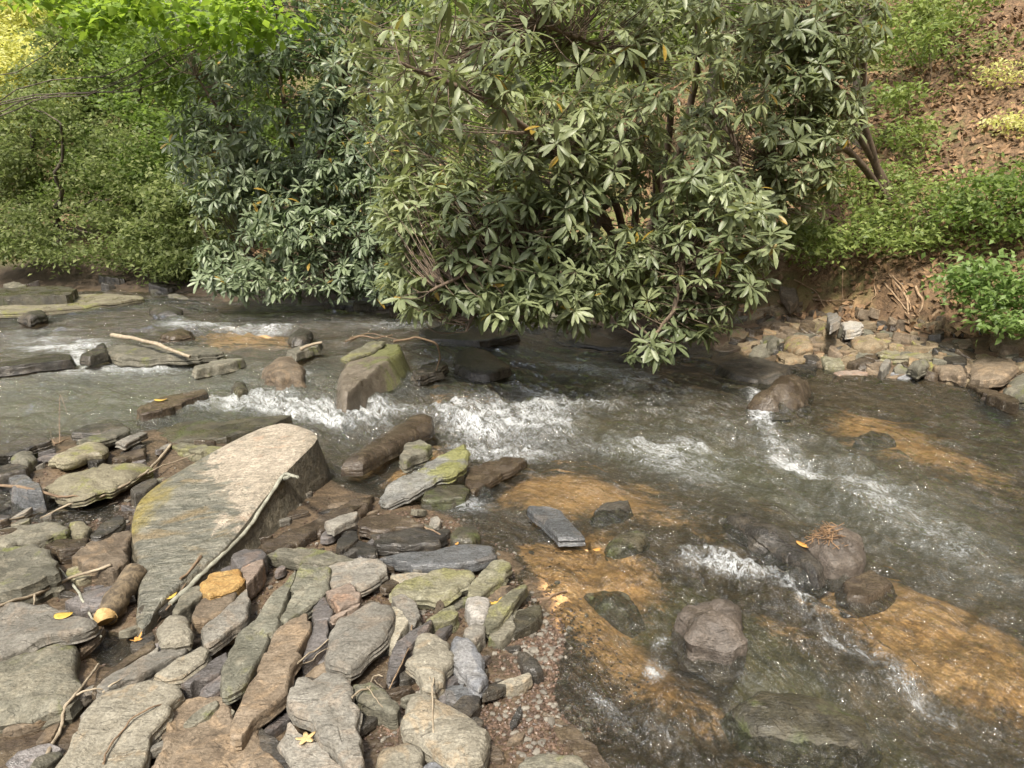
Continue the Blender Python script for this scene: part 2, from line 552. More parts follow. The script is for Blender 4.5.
# ------------------------------------------------------------------ ground
def ground():
    a1 = np.linspace(-52, 52, 560)
    a2 = np.linspace(53.5, 306.5, 92)
    th = np.radians(np.concatenate([a1, a2]))
    r = np.concatenate([np.geomspace(.45, 13, 380), np.geomspace(13.3, 90, 60)])
    R, A = np.meshgrid(r, th, indexing='ij')
    X, Y = R * np.sin(A), R * np.cos(A)
    Z = T(X, Y)
    nr, na = X.shape
    V = np.stack([X, Y, Z], -1).reshape(-1, 3)
    V = np.concatenate([V, [[0, 0, Tz(0, 0)]]])
    i = np.arange(nr - 1)[:, None] * na
    j = np.arange(na)[None]
    k = (j + 1) % na
    Fq = np.stack([i + j, i + na + j, i + na + k, i + k], -1).reshape(-1, 4)
    jj = np.arange(na)
    F3 = np.stack([jj, (jj + 1) % na, np.full(na, nr * na)], -1)[:, ::-1]
    mb = MB()
    mb.add(V, Fq)
    mb.f3.append(F3)
    x, y = V[:, 0], V[:, 1]
    sand = np.zeros(len(V)); olive = np.zeros(len(V))
    for px, py, rx, ry, rot, k in SAND: sand += k * blob(x, y, px, py, rx, ry, rot)
    for px, py, rx, ry, rot, k in OLIVE: olive += k * blob(x, y, px, py, rx, ry, rot)
    df = d_far(x, y)
    sand = np.minimum(sand, 1.1) * (1 - .85 * ss(-.16, .02, d_bar(x, y)))
    # ---- material
    m, nt, out = nmat('creek_bed_and_banks')
    q = N(nt)
    P = q.new('ShaderNodeNewGeometry').outputs['Position']
    big = q.noise(P, 1.6, 5, .6, .5); mid = q.noise(P, 9, 5, .65, .4); fine = q.noise(P, 70, 4, .7)
    gr = q.new('ShaderNodeTexVoronoi'); q.put(gr.inputs['Vector'], P); gr.inputs['Scale'].default_value = 55
    s = q.math('ADD', q.attr('sand'), q.math('MULTIPLY_ADD', q.noise(P, 4.5, 6, .7, .8), 1.3, -.65))
    sandc = q.mix(q.ramp(mid, .3, .7), (.50, .285, .12), (.66, .41, .195))
    sandc = q.mix(q.ramp(fine, .55, .75, 0, .5), sandc, (.2, .11, .05))
    bed = q.mix(q.ramp(mid, .35, .65), (.055, .041, .026), (.12, .085, .052))
    bed = q.mix(q.ramp(gr.outputs['Distance'], .1, .6, .5, 0), bed, (.05, .036, .024))
    ol = q.mix(mid, (.07, .065, .028), (.13, .115, .05))
    bed = q.mix(q.ramp(q.math('ADD', q.attr('olive'), q.math('MULTIPLY_ADD', big, 1.2, -.6)), .2, .6), bed, ol)
    bed = q.mix(q.ramp(q.math('ADD', s, q.math('MULTIPLY_ADD', q.noise(P, 19, 5, .75, .5), .9, -.45)), .34, .86), bed, sandc)
    # banks
    dirt = q.mix(q.ramp(mid, .35, .65), (.055, .036, .021), (.14, .09, .05))
    dirt = q.mix(q.ramp(s, .3, .7), dirt, q.mix(q.ramp(mid, .3, .7), (.27, .155, .08), (.40, .25, .14)))
    dirt = q.mix(q.ramp(big, .52, .62, 0, .6), dirt, (.1, .062, .038))
    lit = q.mix(q.ramp(q.noise(P, 26, 4, .75), .35, .65), (.06, .037, .019), (.19, .118, .062))
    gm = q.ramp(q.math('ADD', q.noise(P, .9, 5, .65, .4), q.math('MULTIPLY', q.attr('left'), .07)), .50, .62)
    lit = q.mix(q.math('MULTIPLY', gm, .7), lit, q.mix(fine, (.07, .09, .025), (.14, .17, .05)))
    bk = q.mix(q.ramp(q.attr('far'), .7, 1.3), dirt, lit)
    bk = q.mix(q.math('MULTIPLY', q.attr('left'), q.ramp(q.attr('far'), 1.6, .9, 0, .75)), bk, (.05, .037, .026))  # shade under the overhanging bushes, painted dark into the bank colour
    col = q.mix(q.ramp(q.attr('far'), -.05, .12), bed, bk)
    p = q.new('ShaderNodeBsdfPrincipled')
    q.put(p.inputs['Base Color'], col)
    q.put(p.inputs['Roughness'], q.ramp(q.attr('far'), 0, .2, .5, .92))
    h = q.math('ADD', q.math('MULTIPLY', mid, .6), q.math('ADD', q.math('MULTIPLY', fine, .3), q.math('MULTIPLY', gr.outputs['Distance'], .4)))
    q.put(p.inputs['Normal'], q.bump(h, .7, .02))
    q.link(p.outputs[0], out.inputs[0])
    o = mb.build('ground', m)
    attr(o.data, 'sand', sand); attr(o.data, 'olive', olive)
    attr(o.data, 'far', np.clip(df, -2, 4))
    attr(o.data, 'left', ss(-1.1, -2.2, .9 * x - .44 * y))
    tag(o, 'brown and sandy creek bed rising to a leaf strewn wooded bank', None, None, 'structure')


ground()

# ------------------------------------------------------------------ water
FOAM_GLINT = [(365, 416, 26, 12, .35, .9), (485, 420, 50, 18, .1, 1.15), (540, 412, 40, 16, .2, .8), (500, 450, 50, 9, .1, .9),
        (620, 450, 90, 18, .25, .36), (700, 420, 70, 14, .2, .26), (300, 400, 42, 14, .4, .45), (760, 412, 8, 20, -.45, 1.5),
        (792, 458, 26, 8, .35, 1.1), (840, 475, 80, 14, .35, .46), (920, 530, 120, 24, .5, .38), (860, 540, 60, 12, .5, .36),  # faint streaks at right stand in for sky on the wave crests
        (450, 505, 40, 12, .1, .75), (720, 560, 48, 8, .3, 1.15), (770, 540, 26, 6, .5, .8), (800, 595, 20, 7, .8, .95),
        (850, 642, 55, 9, .5, .85), (920, 695, 50, 8, .55, .8), (600, 695, 26, 12, .4, .5), (655, 668, 14, 14, 0, .8),
        (640, 720, 60, 22, .5, .4), (770, 690, 60, 12, .5, .35), (820, 715, 50, 10, .3, .5), (230, 328, 60, 6, 0, .4), (380, 325, 60, 5, 0, .45),
        (40, 340, 60, 14, 0, .42), (90, 372, 130, 9, 0, .42), (570, 365, 80, 8, .1, .5), (200, 405, 90, 8, .1, .45),  # weak far-left spots paint pale sky reflections as thin foam
        (200, 432, 60, 5, -.1, .5), (620, 380, 90, 12, .2, .35), (440, 375, 40, 5, 0, .4), (660, 640, 10, 8, 0, .7), (690,470,60,12,.3,.35), (78, 357, 6, 7, 0, 1.2), (262, 330, 30, 5, 0, .6), (186, 324, 30, 4, 0, .7), (300, 372, 12, 6, .2, .8), (283, 372, 8, 14, 0, .9), (270, 395, 20, 8, .3, .5), (330, 412, 22, 16, .5, .7), (395, 405, 50, 6, 0, .8), (60, 345, 50, 6, 0, .7), (130, 366, 60, 5, 0, .6), (560, 395, 60, 8, .2, .6), (690, 450, 60, 8, .2, .6), (450, 368, 40, 4, .1, .6), (250, 405, 40, 6, .2, .7)]
ROUGHW = [(480, 420, 90, 30, .1, 1.0), (350, 415, 60, 24, .3, .9), (780, 440, 70, 40, .4, .5), (900, 520, 160, 50, .45, .35),
          (290, 400, 60, 24, .3, .8), (740, 580, 120, 40, .4, .5), (640, 700, 90, 40, .4, .4), (230, 330, 90, 10, 0, .6), (600, 400, 160, 40, .1, .45), (860, 660, 120, 30, .5, .4)]


def water():
    th = np.radians(np.linspace(-50, 50, 700))
    r = np.geomspace(1.0, 13.0, 600)
    R, A = np.meshgrid(r, th, indexing='ij')
    X, Y = R * np.sin(A), R * np.cos(A)
    C = np.array([-3.0, 1.0])
    a = np.arctan2(X - C[0], Y - C[1]) * 5.0
    b = np.hypot(X - C[0], Y - C[1])
    amp = np.full(X.shape, .78)
    for px, py, rx, ry, rot, k in ROUGHW: amp += k * blob(X, Y, px, py, rx, ry, rot)
    wa, wb = a + .25 * fbm(a * .8, b * 1.5, 0, 40, 2), b + .06 * fbm(a * 1.5, b * 3, 0, 44, 2)
    h = .030 * fbm(wa * 1.6, wb * 3.4, 0, 51, 2) + .024 * fbm(wa * 4.5, wb * 10, 0, 55, 2) + .012 * fbm(wa * 10, wb * 24, 0, 58, 3)
    ridg = 1 - np.abs(fbm(wa * 3.2, wb * 7.5, 0, 63, 2))
    turb = .020 * (1 - 2 * np.abs(fbm(a * 7, b * 11, 0, 71, 3))) + .010 * fbm(a * 18, b * 26, 0, 75, 2)
    h = h + turb * np.clip(amp - .7, 0, 1)
    h = h + .020 * (ridg ** 3 - .35) * np.clip(amp, 0, 1.2)
    db = d_bar(X, Y)
    edge = ss(.05, -.25, db)
    Z = W(X, Y) + h * np.clip(amp, 0, 1.3) * (.15 + .85 * edge) - .004
    foam_glint = np.zeros(X.shape)
    for px, py, rx, ry, rot, k in FOAM_GLINT: foam_glint += k * blob(X, Y, px, py, rx, ry, rot)
    foam_glint = foam_glint * (.25 + .75 * edge) + .35 * np.clip(h * 22, -.4, .6) * np.clip(foam_glint * 1.5, 0, 1)
    nr, na = X.shape
    V = np.stack([X, Y, Z], -1).reshape(-1, 3)
    i = np.arange(nr - 1)[:, None] * na
    j = np.arange(na - 1)[None]
    Fq = np.stack([i + j, i + na + j, i + na + j + 1, i + j + 1], -1).reshape(-1, 4)
    mb = MB(); mb.add(V, Fq[:, ::-1])
    m, nt, out = nmat('creek_water')
    q = N(nt)
    fl = q.new('ShaderNodeCombineXYZ', i_0=q.attr('along'), i_1=q.attr('across')).outputs[0]
    n1 = q.noise(q.mapping(fl, (9, 24, 1)), 1, 4, .6, .7)
    n2 = q.noise(q.mapping(fl, (26, 60, 1)), 1, 3, .6, .5)
    n3 = q.noise(q.mapping(fl, (2.2, 11, 1)), 1, 4, .6, .9)
    hh = q.math('ADD', q.math('MULTIPLY', n1, .8), q.math('ADD', q.math('MULTIPLY', n2, .5), q.math('MULTIPLY', n3, .7)))
    nb = q.bump(hh, 1.0, .045)
    tr = q.new('ShaderNodeBsdfTransparent'); tr.inputs[0].default_value = (.88, .88, .80, 1)
    silt = q.new('ShaderNodeBsdfDiffuse'); silt.inputs[0].default_value = (.17, .18, .14, 1)
    body = q.new('ShaderNodeMixShader')
    q.put(body.inputs[0], q.math('ADD', .035, q.math('MULTIPLY', q.attr('silt'), .24)))
    q.link(tr.outputs[0], body.inputs[1]); q.link(silt.outputs[0], body.inputs[2])
    gl = q.new('ShaderNodeBsdfGlossy'); gl.inputs['Roughness'].default_value = .07
    gl.inputs[0].default_value = (1, 1, 1, 1)
    q.put(gl.inputs['Normal'], nb)
    fr = q.new('ShaderNodeFresnel'); fr.inputs[0].default_value = 1.6
    q.put(fr.inputs['Normal'], nb)
    wsh = q.new('ShaderNodeMixShader')
    q.link(fr.outputs[0], wsh.inputs[0]); q.link(body.outputs[0], wsh.inputs[1]); q.link(gl.outputs[0], wsh.inputs[2])
    # white water, plus weak streaks that paint sky reflections
    fs = q.noise(q.mapping(fl, (7, 17, 1)), 1, 6, .75, 2.2)
    fb = q.noise(q.mapping(fl, (30, 60, 1)), 1, 5, .75, 1.0)
    fp = q.noise(q.mapping(fl, (3, 8, 1)), 1, 4, .6, 1.2)
    def strand(n, w):
        return q.ramp(q.math('ABSOLUTE', q.math('SUBTRACT', n, .5)), 0, w, 1, 0)
    fo = q.attr('foam_glint')
    st1 = q.math('MULTIPLY', strand(fs, .05), q.ramp(fo, .12, .8))
    st2 = q.math('MULTIPLY', strand(q.noise(q.mapping(fl, (13, 24, 1)), 1, 5, .7, 2.0), .06), q.ramp(fo, .3, .9))
    brk = q.math('ADD', q.math('MULTIPLY_ADD', fb, 1.2, -.6), q.math('MULTIPLY_ADD', fp, 2.2, -1.1))
    core = q.ramp(q.math('ADD', fo, brk), .95, 1.75)
    ff = q.math('MULTIPLY', q.math('MAXIMUM', core, q.math('MULTIPLY', q.math('MAXIMUM', st1, st2), q.ramp(brk, -.5, .25))), .82)
    spk = q.math('MULTIPLY', q.ramp(q.noise(q.mapping(fl, (34, 60, 1)), 1, 3, .6, .6), .61, .68), q.ramp(q.attr('foam_glint'), .04, .5, 0, .45))
    ff = q.math('MAXIMUM', ff, spk)
    fd = q.new('ShaderNodeBsdfPrincipled')
    fd.inputs['Base Color'].default_value = (.74, .77, .78, 1)
    fd.inputs['Roughness'].default_value = .35
    q.put(fd.inputs['Normal'], q.bump(q.math('ADD', fs, fb), .8, .03))
    fm = q.new('ShaderNodeMixShader')
    q.put(fm.inputs[0], ff)
    q.link(wsh.outputs[0], fm.inputs[1]); q.link(fd.outputs[0], fm.inputs[2])
    q.link(fm.outputs[0], out.inputs[0])
    o = mb.build('water', m)
    attr(o.data, 'foam_glint', foam_glint); attr(o.data, 'along', a); attr(o.data, 'across', b)
    silt_ = np.zeros(X.shape)
    for px, py, rx, ry, rot, k in [(900, 510, 220, 45, .45, .7), (110, 385, 240, 44, 0, 1.3), (700, 450, 180, 50, .2, .5), (860, 700, 150, 40, .4, .3)]:
        silt_ += k * blob(X, Y, px, py, rx, ry, rot)
    attr(o.data, 'silt', np.clip(silt_, 0, 1))
    tag(o, 'shallow creek water running over sand and slate with white riffles', None, None, 'structure')


water()

# ------------------------------------------------------------------ stones
STONE_TOPS = {}


def stone(key, name, cat, mat, pts, label, z=.07, th=None, tilt=(0, 0), flare=.12, dome=0.0, amp=1.0, group=None, bevel=1.0, world=None, seed=None):
    """a stone from the outline of its top face: real place, own height, own thickness"""
    sd = seed if seed is not None else (hash_str(key) % 9973)
    P = np.array(pts, float)
    c = P.mean(0)
    if world is None:
        if key[0] in 'ab' and key != 'big':
            z = .02 + (z - .02) * .62
            th = min(.042, th) if th else None
        if key[0] == 'd':            # lies on the slope of the bank
            x0, y0, z0 = ground_hit(c[0], c[1])
            gx = (Tz(x0 + .15, y0) - Tz(x0 - .15, y0)) / .3; gy = (Tz(x0, y0 + .15) - Tz(x0, y0 - .15)) / .3
            tilt = (np.clip(gx * .65 + ((hash_str(key) % 17) - 8) * .025, -.5, .5) + tilt[0], np.clip(gy * .65 + ((hash_str(key) % 13) - 6) * .03, -.45, .55) + tilt[1])
            z0 += .055
            th = .08
        else:
            x0, y0, z0 = at(c[0], c[1], z)
        out = []
        for px, py in P:
            d = ray(px, py)
            # plane z = z0 + tx (x-x0) + ty (y-y0)
            den = d[2] - tilt[0] * d[0] - tilt[1] * d[1]
            t = (z0 - tilt[0] * x0 - tilt[1] * y0 - CAM_H) / den
            out.append((d[0] * t, d[1] * t))
        O = np.array(out)
    else:
        O = P
        x0, y0 = c
        z0 = world
    c = O.mean(0)
    z0 = z0 + tilt[0] * (c[0] - x0) + tilt[1] * (c[1] - y0)
    # resample the outline
    n = len(O)
    nxt = np.roll(O, -1, 0)
    L = np.linalg.norm(nxt - O, axis=1)
    cum = np.concatenate([[0], np.cumsum(L)])
    m = 60
    s = np.linspace(0, cum[-1], m, endpoint=False)
    idx = np.clip(np.searchsorted(cum, s, 'right') - 1, 0, n - 1)
    f = ((s - cum[idx]) / (L[idx] + 1e-9))[:, None]
    Q = O[idx] * (1 - f) + nxt[idx] * f
    for _ in range(1):
        Q = .5 * Q + .25 * (np.roll(Q, 1, 0) + np.roll(Q, -1, 0))
    size = math.sqrt(np.ptp(Q[:, 0]) * np.ptp(Q[:, 1])) + .02
    dirs = Q - c
    rad = np.linalg.norm(dirs, axis=1)[:, None] + 1e-6
    un = dirs / rad
    ang = np.arange(m)
    jag = vn(Q[:, 0] * 26, Q[:, 1] * 26, 0, sd) * min(.015, size * .05) + vn(Q[:, 0] * 70, Q[:, 1] * 70, 0, sd + 3) * min(.005, size * .015)
    rnd_ = dome >= .14
    bv = min(.008, size * .03) * bevel
    Q = Q + un * jag[:, None] * amp * (.35 if rnd_ else 1)
    if rnd_: bv = 0
    if th is None:
        tz = float(np.min(T(O[:, 0], O[:, 1])))
        zz = z0 + tilt[0] * (O[:, 0] - c[0]) + tilt[1] * (O[:, 1] - c[1])
        bottom = tz - .03
        th_ = np.clip((z0 + tilt[0] * (Q[:, 0] - c[0]) + tilt[1] * (Q[:, 1] - c[1])) - bottom, .03, .30 if size > .7 else (.075 if key[0] == 'a' and not rnd_ else .12))
    else:
        th_ = np.full(m, th)
    rings = []
    lay_amp = .25 + 1.0 * ((sd * 37) % 100) / 100 * ((sd * 53) % 100) / 100
    fr = [.12, .3, .48, .64, .78, .88, .95, 1.0]
    V = []

    def top(xy, f):
        zt = z0 + tilt[0] * (xy[:, 0] - c[0]) + tilt[1] * (xy[:, 1] - c[1])
        zt = zt + dome * size * ((1 - f ** 2.4) if dome < .2 else (1 - f ** 2.6) ** .7)
        k = max(0, (f - .86) / .14)
        zt = zt - bv * k * k
        x, y = xy[:, 0], xy[:, 1]
        if dome >= .14: zt = zt + size * (1 - f ** 3) * (.04 * fbm(x * 1.3 / size, y * 1.3 / size, 0, sd + 4, 3) + .03 * np.abs(fbm(x * 4 / size, y * 4 / size, 0, sd + 6, 2)))
        a_ = amp * min(1.2, max(.25, size / .3))
        lay = fbm(x * 5 + y * 2, y * 7 - x * 2, 0, sd, 3)
        zt = zt + a_ * (.005 * lay_amp * np.round(lay * 2.5) / 1.2 + .004 * lay + .0035 * fbm(x * 22, y * 22, 0, sd + 9, 2))
        return zt
    cov = np.cov(Q.T)
    ew, ev = np.linalg.eigh(cov)
    e1 = ev[:, 1]
    pr = (Q - c) @ e1
    half = max(0, (np.ptp(pr) - np.ptp((Q - c) @ ev[:, 0])) * .5) * .9 * (0 if dome >= .14 else 1)
    mid_ = c + e1 * (pr.max() + pr.min()) / 2
    cs = mid_ + e1 * np.clip((Q - mid_) @ e1, -half, half)[:, None]
    hgt = dome * size
    for f in fr:
        xy = cs + (Q - cs) * f
        V.append(np.column_stack([xy, top(xy, f)]))
    zt1 = V[-1][:, 2]
    K = 7
    for k in range(1, K + 1):
        w = k / K
        o_ = flare * th_ * w - (.35 * size * w ** 3 if dome > .05 else 0) * .2
        lj = vn(Q[:, 0] * 9, Q[:, 1] * 9, k * 1.7, sd + 30) * min(.014, size * .045) * amp * lay_amp + vn(k * 3.1 + ang * 0, 0, 0, sd + 50) * min(.012, size * .035) * amp * lay_amp
        if rnd_: o_ = flare * th_ * math.sin(w * math.pi / 2); lj = lj * .3
        xy = Q + un * (o_ + lj * np.sin(np.pi * min(1, w * 1.0)) ** .5)[:, None]
        if k == K: xy = c + (xy - c) * .92
        V.append(np.column_stack([xy, zt1 - th_ * w]))
    nr = len(V)
    VV = np.concatenate(V)
    if rnd_:
        k_ = 2.6 / size
        dd_ = fbm(VV[:, 0] * k_, VV[:, 1] * k_, VV[:, 2] * k_, sd + 70, 4, .55)
        uu = VV - np.array([c[0], c[1], z0 - .3 * size]); uu /= np.linalg.norm(uu, axis=1)[:, None]
        VV = VV + uu * (dd_ * size * .075)[:, None]
    ctop = np.array([[mid_[0], mid_[1], top(mid_[None], 0)[0]]])
    cbot = np.array([[c[0], c[1], VV[-m:, 2].mean()]])
    VV = np.concatenate([VV, cbot])
    i = np.arange(nr - 1)[:, None] * m
    j = np.arange(m)[None]
    k2 = (j + 1) % m
    Fq = np.stack([i + j, i + m + j, i + m + k2, i + k2], -1).reshape(-1, 4)
    jj = np.arange(m)
    i0 = int(np.argmax((V[0][:, :2] - mid_) @ e1))
    kk = np.arange(1, m // 2 - 1)
    cap = np.stack([(i0 + kk) % m, (i0 + kk + 1) % m, (i0 - kk - 1) % m, (i0 - kk) % m], -1)
    h_ = m // 2
    tri = np.array([[i0, (i0 + 1) % m, (i0 - 1) % m], [(i0 + h_ - 1) % m, (i0 + h_) % m, (i0 - h_ + 1) % m]])
    Fq = np.concatenate([Fq, cap])
    F3 = np.concatenate([tri, np.stack([(jj + 1) % m + (nr - 1) * m, jj + (nr - 1) * m, np.full(m, nr * m)], -1)])
    area = .5 * np.sum(Q[:, 0] * np.roll(Q[:, 1], -1) - Q[:, 1] * np.roll(Q[:, 0], -1))
    if area < 0:
        Fq, F3 = Fq[:, ::-1], F3[:, ::-1]
    mb = MB(); mb.add(VV, Fq)
    mb.f3.append(F3)
    base = (c[0], c[1], float(VV[:, 2].min()))
    ob = mb.build(name, M[mat], origin=base, sharp=32)
    tag(ob, label, cat, group)
    STONE_TOPS[key] = (c, z0)
    return ob


def ground_hit(px, py, lift=0.0):
    d = ray(px, py)
    t = 2.0
    for _ in range(160):
        p = d * t + np.array([0, 0, CAM_H])
        g = p[2] - Tz(p[0], p[1]) - lift
        t += g * .6
        if abs(g) < .002: break
    return d * t + np.array([0, 0, CAM_H])


def hash_str(s):
    h = 5381
    for ch in s: h = (h * 33 + ord(ch)) & 0x7fffffff
    return h


S = []
def st(*a, **k): S.append((a, k))

# --- gravel bar, lower left
st('big', 'slate_boulder', 'boulder', 'slab', [(282,420),(297,423),(316,431),(319,437),(308,448),(289,466),(275,484),(260,500),(248,518),(225,546),(200,567),(172,588),(158,606),(142,632),(134,622),(138,595),(138,560),(130,530),(136,500),(160,480),(198,458),(240,435),(262,425)],
   'great tilted slab boulder, dry pale tan at its raised end and wet grey below', z=.155, tilt=(.11,.12), flare=.38, amp=.12, bevel=1.6)
st('a2','slate_slab','slab','olive',[(0,658),(39,643),(64,638),(76,645),(76,663),(81,677),(78,696),(62,710),(29,720),(0,723),(-60,730),(-60,668)],'big rounded olive slab at left edge, under the slab carrying the yellow leaf',z=.10,dome=.05)
st('a3','slate_slab','slab','grey',[(-50,604),(0,604),(39,604),(64,608),(92,618),(94,626),(74,635),(49,637),(20,647),(0,655),(-50,668)],'grey wedge slab at left edge with one oval yellow leaf lying on it',z=.17,th=.09)
st('a4','slate_slab','slab','darkbrown',[(-40,724),(0,724),(62,713),(66,722),(55,742),(40,775),(30,800),(-40,800)],'reddish brown wet rock filling the bottom left corner',z=.035)
st('a5','slate_slab','slab','tan',[(150,677),(180,681),(185,692),(170,704),(166,716),(153,731),(150,745),(140,762),(136,795),(48,795),(58,763),(78,722),(98,696),(121,684)],'pale tan slab with a lengthwise ridge at bottom left, right of the forked stick',z=.14,th=.1,tilt=(-.05,.05))
st('a6','slate_slab','slab','brown',[(168,702),(186,690),(207,687),(232,698),(238,716),(252,724),(268,745),(292,775),(290,800),(150,800),(152,760),(160,735)],'broad mottled brown slab at the bottom, under the foot of the long leaning slab',z=.115,amp=1.3)
st('a7','slate_slab','slab','brown',[(293,617),(308,610),(311,628),(299,648),(290,682),(281,700),(255,717),(240,740),(226,730),(244,692),(266,651),(276,628)],'long narrow brown slab with rough bark-like face, leaning down to the bottom slab',z=.16,th=.06)
st('a8','slate_slab','slab','green',[(297,570),(290,588),(284,602),(276,622),(262,656),(247,683),(233,693),(222,688),(221,676),(229,650),(246,625),(264,602),(282,582)],'longest pointed grey green slab, left of the rough brown leaning slab',z=.17,th=.06)
st('a9','slate_slab','slab','green',[(301,565),(330,566),(331,584),(305,606),(287,622),(277,619),(289,598),(295,577)],'yellow green flat slab touching the right side of the longest pointed slab',z=.155,th=.06)
st('a10','slate_slab','slab','grey',[(325,561),(356,557),(380,559),(386,566),(383,576),(360,587),(351,583),(331,587),(329,570)],'flat grey green plate directly below the long dark wet shiny slab',z=.14,th=.05)
st('a11','slate_slab','slab','grey',[(362,604),(378,601),(391,604),(393,616),(389,629),(381,645),(362,662),(347,669),(327,665),(323,655),(330,629),(342,614)],'large oval grey stone with orange stained left rim in the middle of the bar',z=.15,dome=.05,th=.1,amp=.7)
st('a12','slate_block','stone','pink',[(325,592),(350,583),(362,594),(360,601),(338,611)],'small square pinkish block above the large oval grey stone',z=.14)
st('a13','slate_shard','stone','pink',[(361,602),(358,606),(333,620),(330,616)],'thin pink splinter of stone lying against the small pinkish block',z=.16,th=.02)
st('a14','slate_block','stone','purple',[(313,606),(323,596),(334,610),(330,618),(313,620)],'small purple block left of the thin pink splinter',z=.13)
st('a15','slate_block','stone','purple',[(311,627),(317,619),(328,619),(330,640),(318,652),(302,662)],'purple grey angular stone left of the large oval grey stone, twigs across it',z=.12)
st('a16','slate_block','stone','orange',[(201,581),(209,572),(239,567),(244,577),(235,587),(209,597)],'bright orange block beside the great tilted boulder',z=.19,th=.10)
st('a17','slate_block','stone','pink',[(240,567),(252,560),(264,557),(264,563),(253,579),(246,585)],'narrow pale pink stone just right of the bright orange block',z=.16)
st('a18','slate_slab','slab','brown',[(190,614),(201,598),(229,591),(237,591),(233,601),(215,618),(194,625)],'brown plate under the bright orange block',z=.155,th=.05)
st('a19','slate_slab','slab','grey',[(247,586),(249,602),(244,618),(219,641),(209,645),(200,639),(201,629),(233,598)],'grey leaf shaped slab below the brown plate and orange block',z=.15,th=.05)
st('a20','slate_block','stone','olive',[(180,597),(192,586),(202,585),(205,592),(192,604),(178,613),(172,611)],'small olive stone between the great boulder and the brown plate',z=.14)
st('a21','river_stone','stone','tan',[(157,628),(170,614),(188,616),(193,631),(190,640),(166,645),(158,643)],'chunky tan cube-like stone beside two dark slivers at left',z=.19,dome=.06,th=.12)
st('a22','slate_shard','stone','darkbrown',[(154,637),(157,645),(132,660),(107,682),(93,690),(91,686),(120,660)],'dark brown sliver nearest the dark pool, left of the chunky tan stone',z=.13,th=.04)
st('a23','slate_shard','stone','grey',[(187,645),(186,651),(145,673),(125,681),(104,691),(96,688),(105,677),(137,659),(168,647)],'long grey sliver between the dark brown sliver and the pale oval stone',z=.15,th=.04)
st('a24','river_stone','stone','tan',[(152,675),(180,657),(203,644),(210,648),(204,661),(180,677),(162,680)],'pale oval flat stone just above the ridged pale tan slab',z=.15,th=.05,dome=.04,amp=.6)
st('a25','slate_slab','slab','purple',[(227,651),(229,659),(219,673),(209,678),(196,680),(190,685),(181,682),(200,668)],'bluish purple plate in the notch left of the longest pointed slab',z=.12)
st('a26','slate_slab','slab','grey',[(293,678),(301,673),(325,670),(348,671),(354,696),(358,712),(362,755),(362,785),(348,770),(336,751),(317,729),(292,708),(288,692)],'large triangular grey slab, broad at the top and narrowing to the bottom edge',z=.16,th=.11,amp=1.2)
st('a27','slate_slab','slab','grey',[(277,743),(291,724),(301,735),(320,737),(336,755),(352,772),(352,795),(296,795),(288,762)],'light grey slab at the bottom with a star shaped leaf on it',z=.12)
st('a28','slate_block','stone','dark',[(254,726),(262,728),(278,742),(290,765),(300,790),(270,790),(255,745)],'dark stone in the shadow left of the slab with the star shaped leaf',z=.08)
st('a29','river_stone','stone','tan',[(411,692),(424,689),(442,701),(469,714),(487,729),(491,743),(483,760),(469,767),(452,764),(438,755),(405,733),(400,721)],'big smooth rounded yellowish stone at bottom centre with a straw across it',z=.13,th=.11,dome=.05,amp=.6,bevel=2)
st('a30','river_stone','stone','tan',[(420,634),(430,632),(448,640),(454,653),(446,667),(442,680),(436,688),(422,684),(417,673),(407,661),(413,649)],'angular light tan stone just above the big smooth rounded one',z=.14,th=.09,dome=.03)
st('a31','river_stone','stone','blue',[(456,636),(469,638),(479,649),(485,669),(488,679),(479,689),(471,684),(463,671),(452,663),(452,643)],'pale blue grey stone right of the angular light tan stone',z=.12,th=.09,dome=.03,amp=.8)
st('a32','river_stone','stone','wetgrey',[(448,686),(463,682),(479,690),(470,708),(444,700)],'wet shiny bluish chunk touching the top right of the big smooth stone',z=.07)
st('a33','slate_slab','slab','moss',[(397,584),(432,571),(446,567),(471,567),(477,575),(471,582),(457,585),(457,590),(446,598),(403,599),(392,595)],'wide mossy green slab below the long dark wet shiny slab',z=.11,th=.06)
st('a34','slate_slab','slab','moss',[(491,561),(504,557),(512,566),(501,579),(481,594),(466,595),(469,586),(477,577)],'mossy oblong slab right of the wide mossy slab, reaching the sand',z=.10,th=.06)
st('a35','river_stone','stone','white',[(466,598),(477,596),(489,598),(490,608),(485,618),(471,617),(465,606)],'round whitish pebble below the mossy oblong slab',z=.10,dome=.06,amp=.5)
st('a36','slate_slab','slab','moss',[(526,582),(526,588),(512,606),(497,625),(487,629),(481,622),(493,606),(508,592)],'yellow green mossy leaf shaped slab right of the round whitish pebble',z=.10,th=.045)
st('a37','slate_slab','slab','olive',[(512,606),(514,631),(501,640),(487,637),(495,627)],'olive plate under the lower end of the mossy leaf shaped slab',z=.06)
st('a38','slate_slab','slab','dkmoss',[(516,610),(542,604),(542,616),(530,625),(514,633)],'dark wet plate at the sand edge right of the mossy leaf shaped slab',z=.05)
st('a39','river_stone','stone','grey',[(465,629),(475,622),(485,625),(485,633),(475,641),(466,635)],'small grey pebble below the round whitish pebble',z=.09,dome=.08)
st('a40','river_stone','stone','moss',[(426,620),(442,610),(454,604),(459,612),(456,618),(432,624)],'small mossy tan stone above the angular light tan stone',z=.10)
st('a41','slate_slab','slab','tan',[(392,604),(413,616),(402,631),(394,647),(385,639)],'pale tan plate tucked under the right rim of the large oval stone',z=.11,th=.05)
st('a42','slate_slab','slab','grey',[(391,598),(405,594),(419,604),(421,614),(413,625),(406,618),(395,606)],'curved grey green plate between the pale tan plate and the wide mossy slab',z=.12,th=.04)
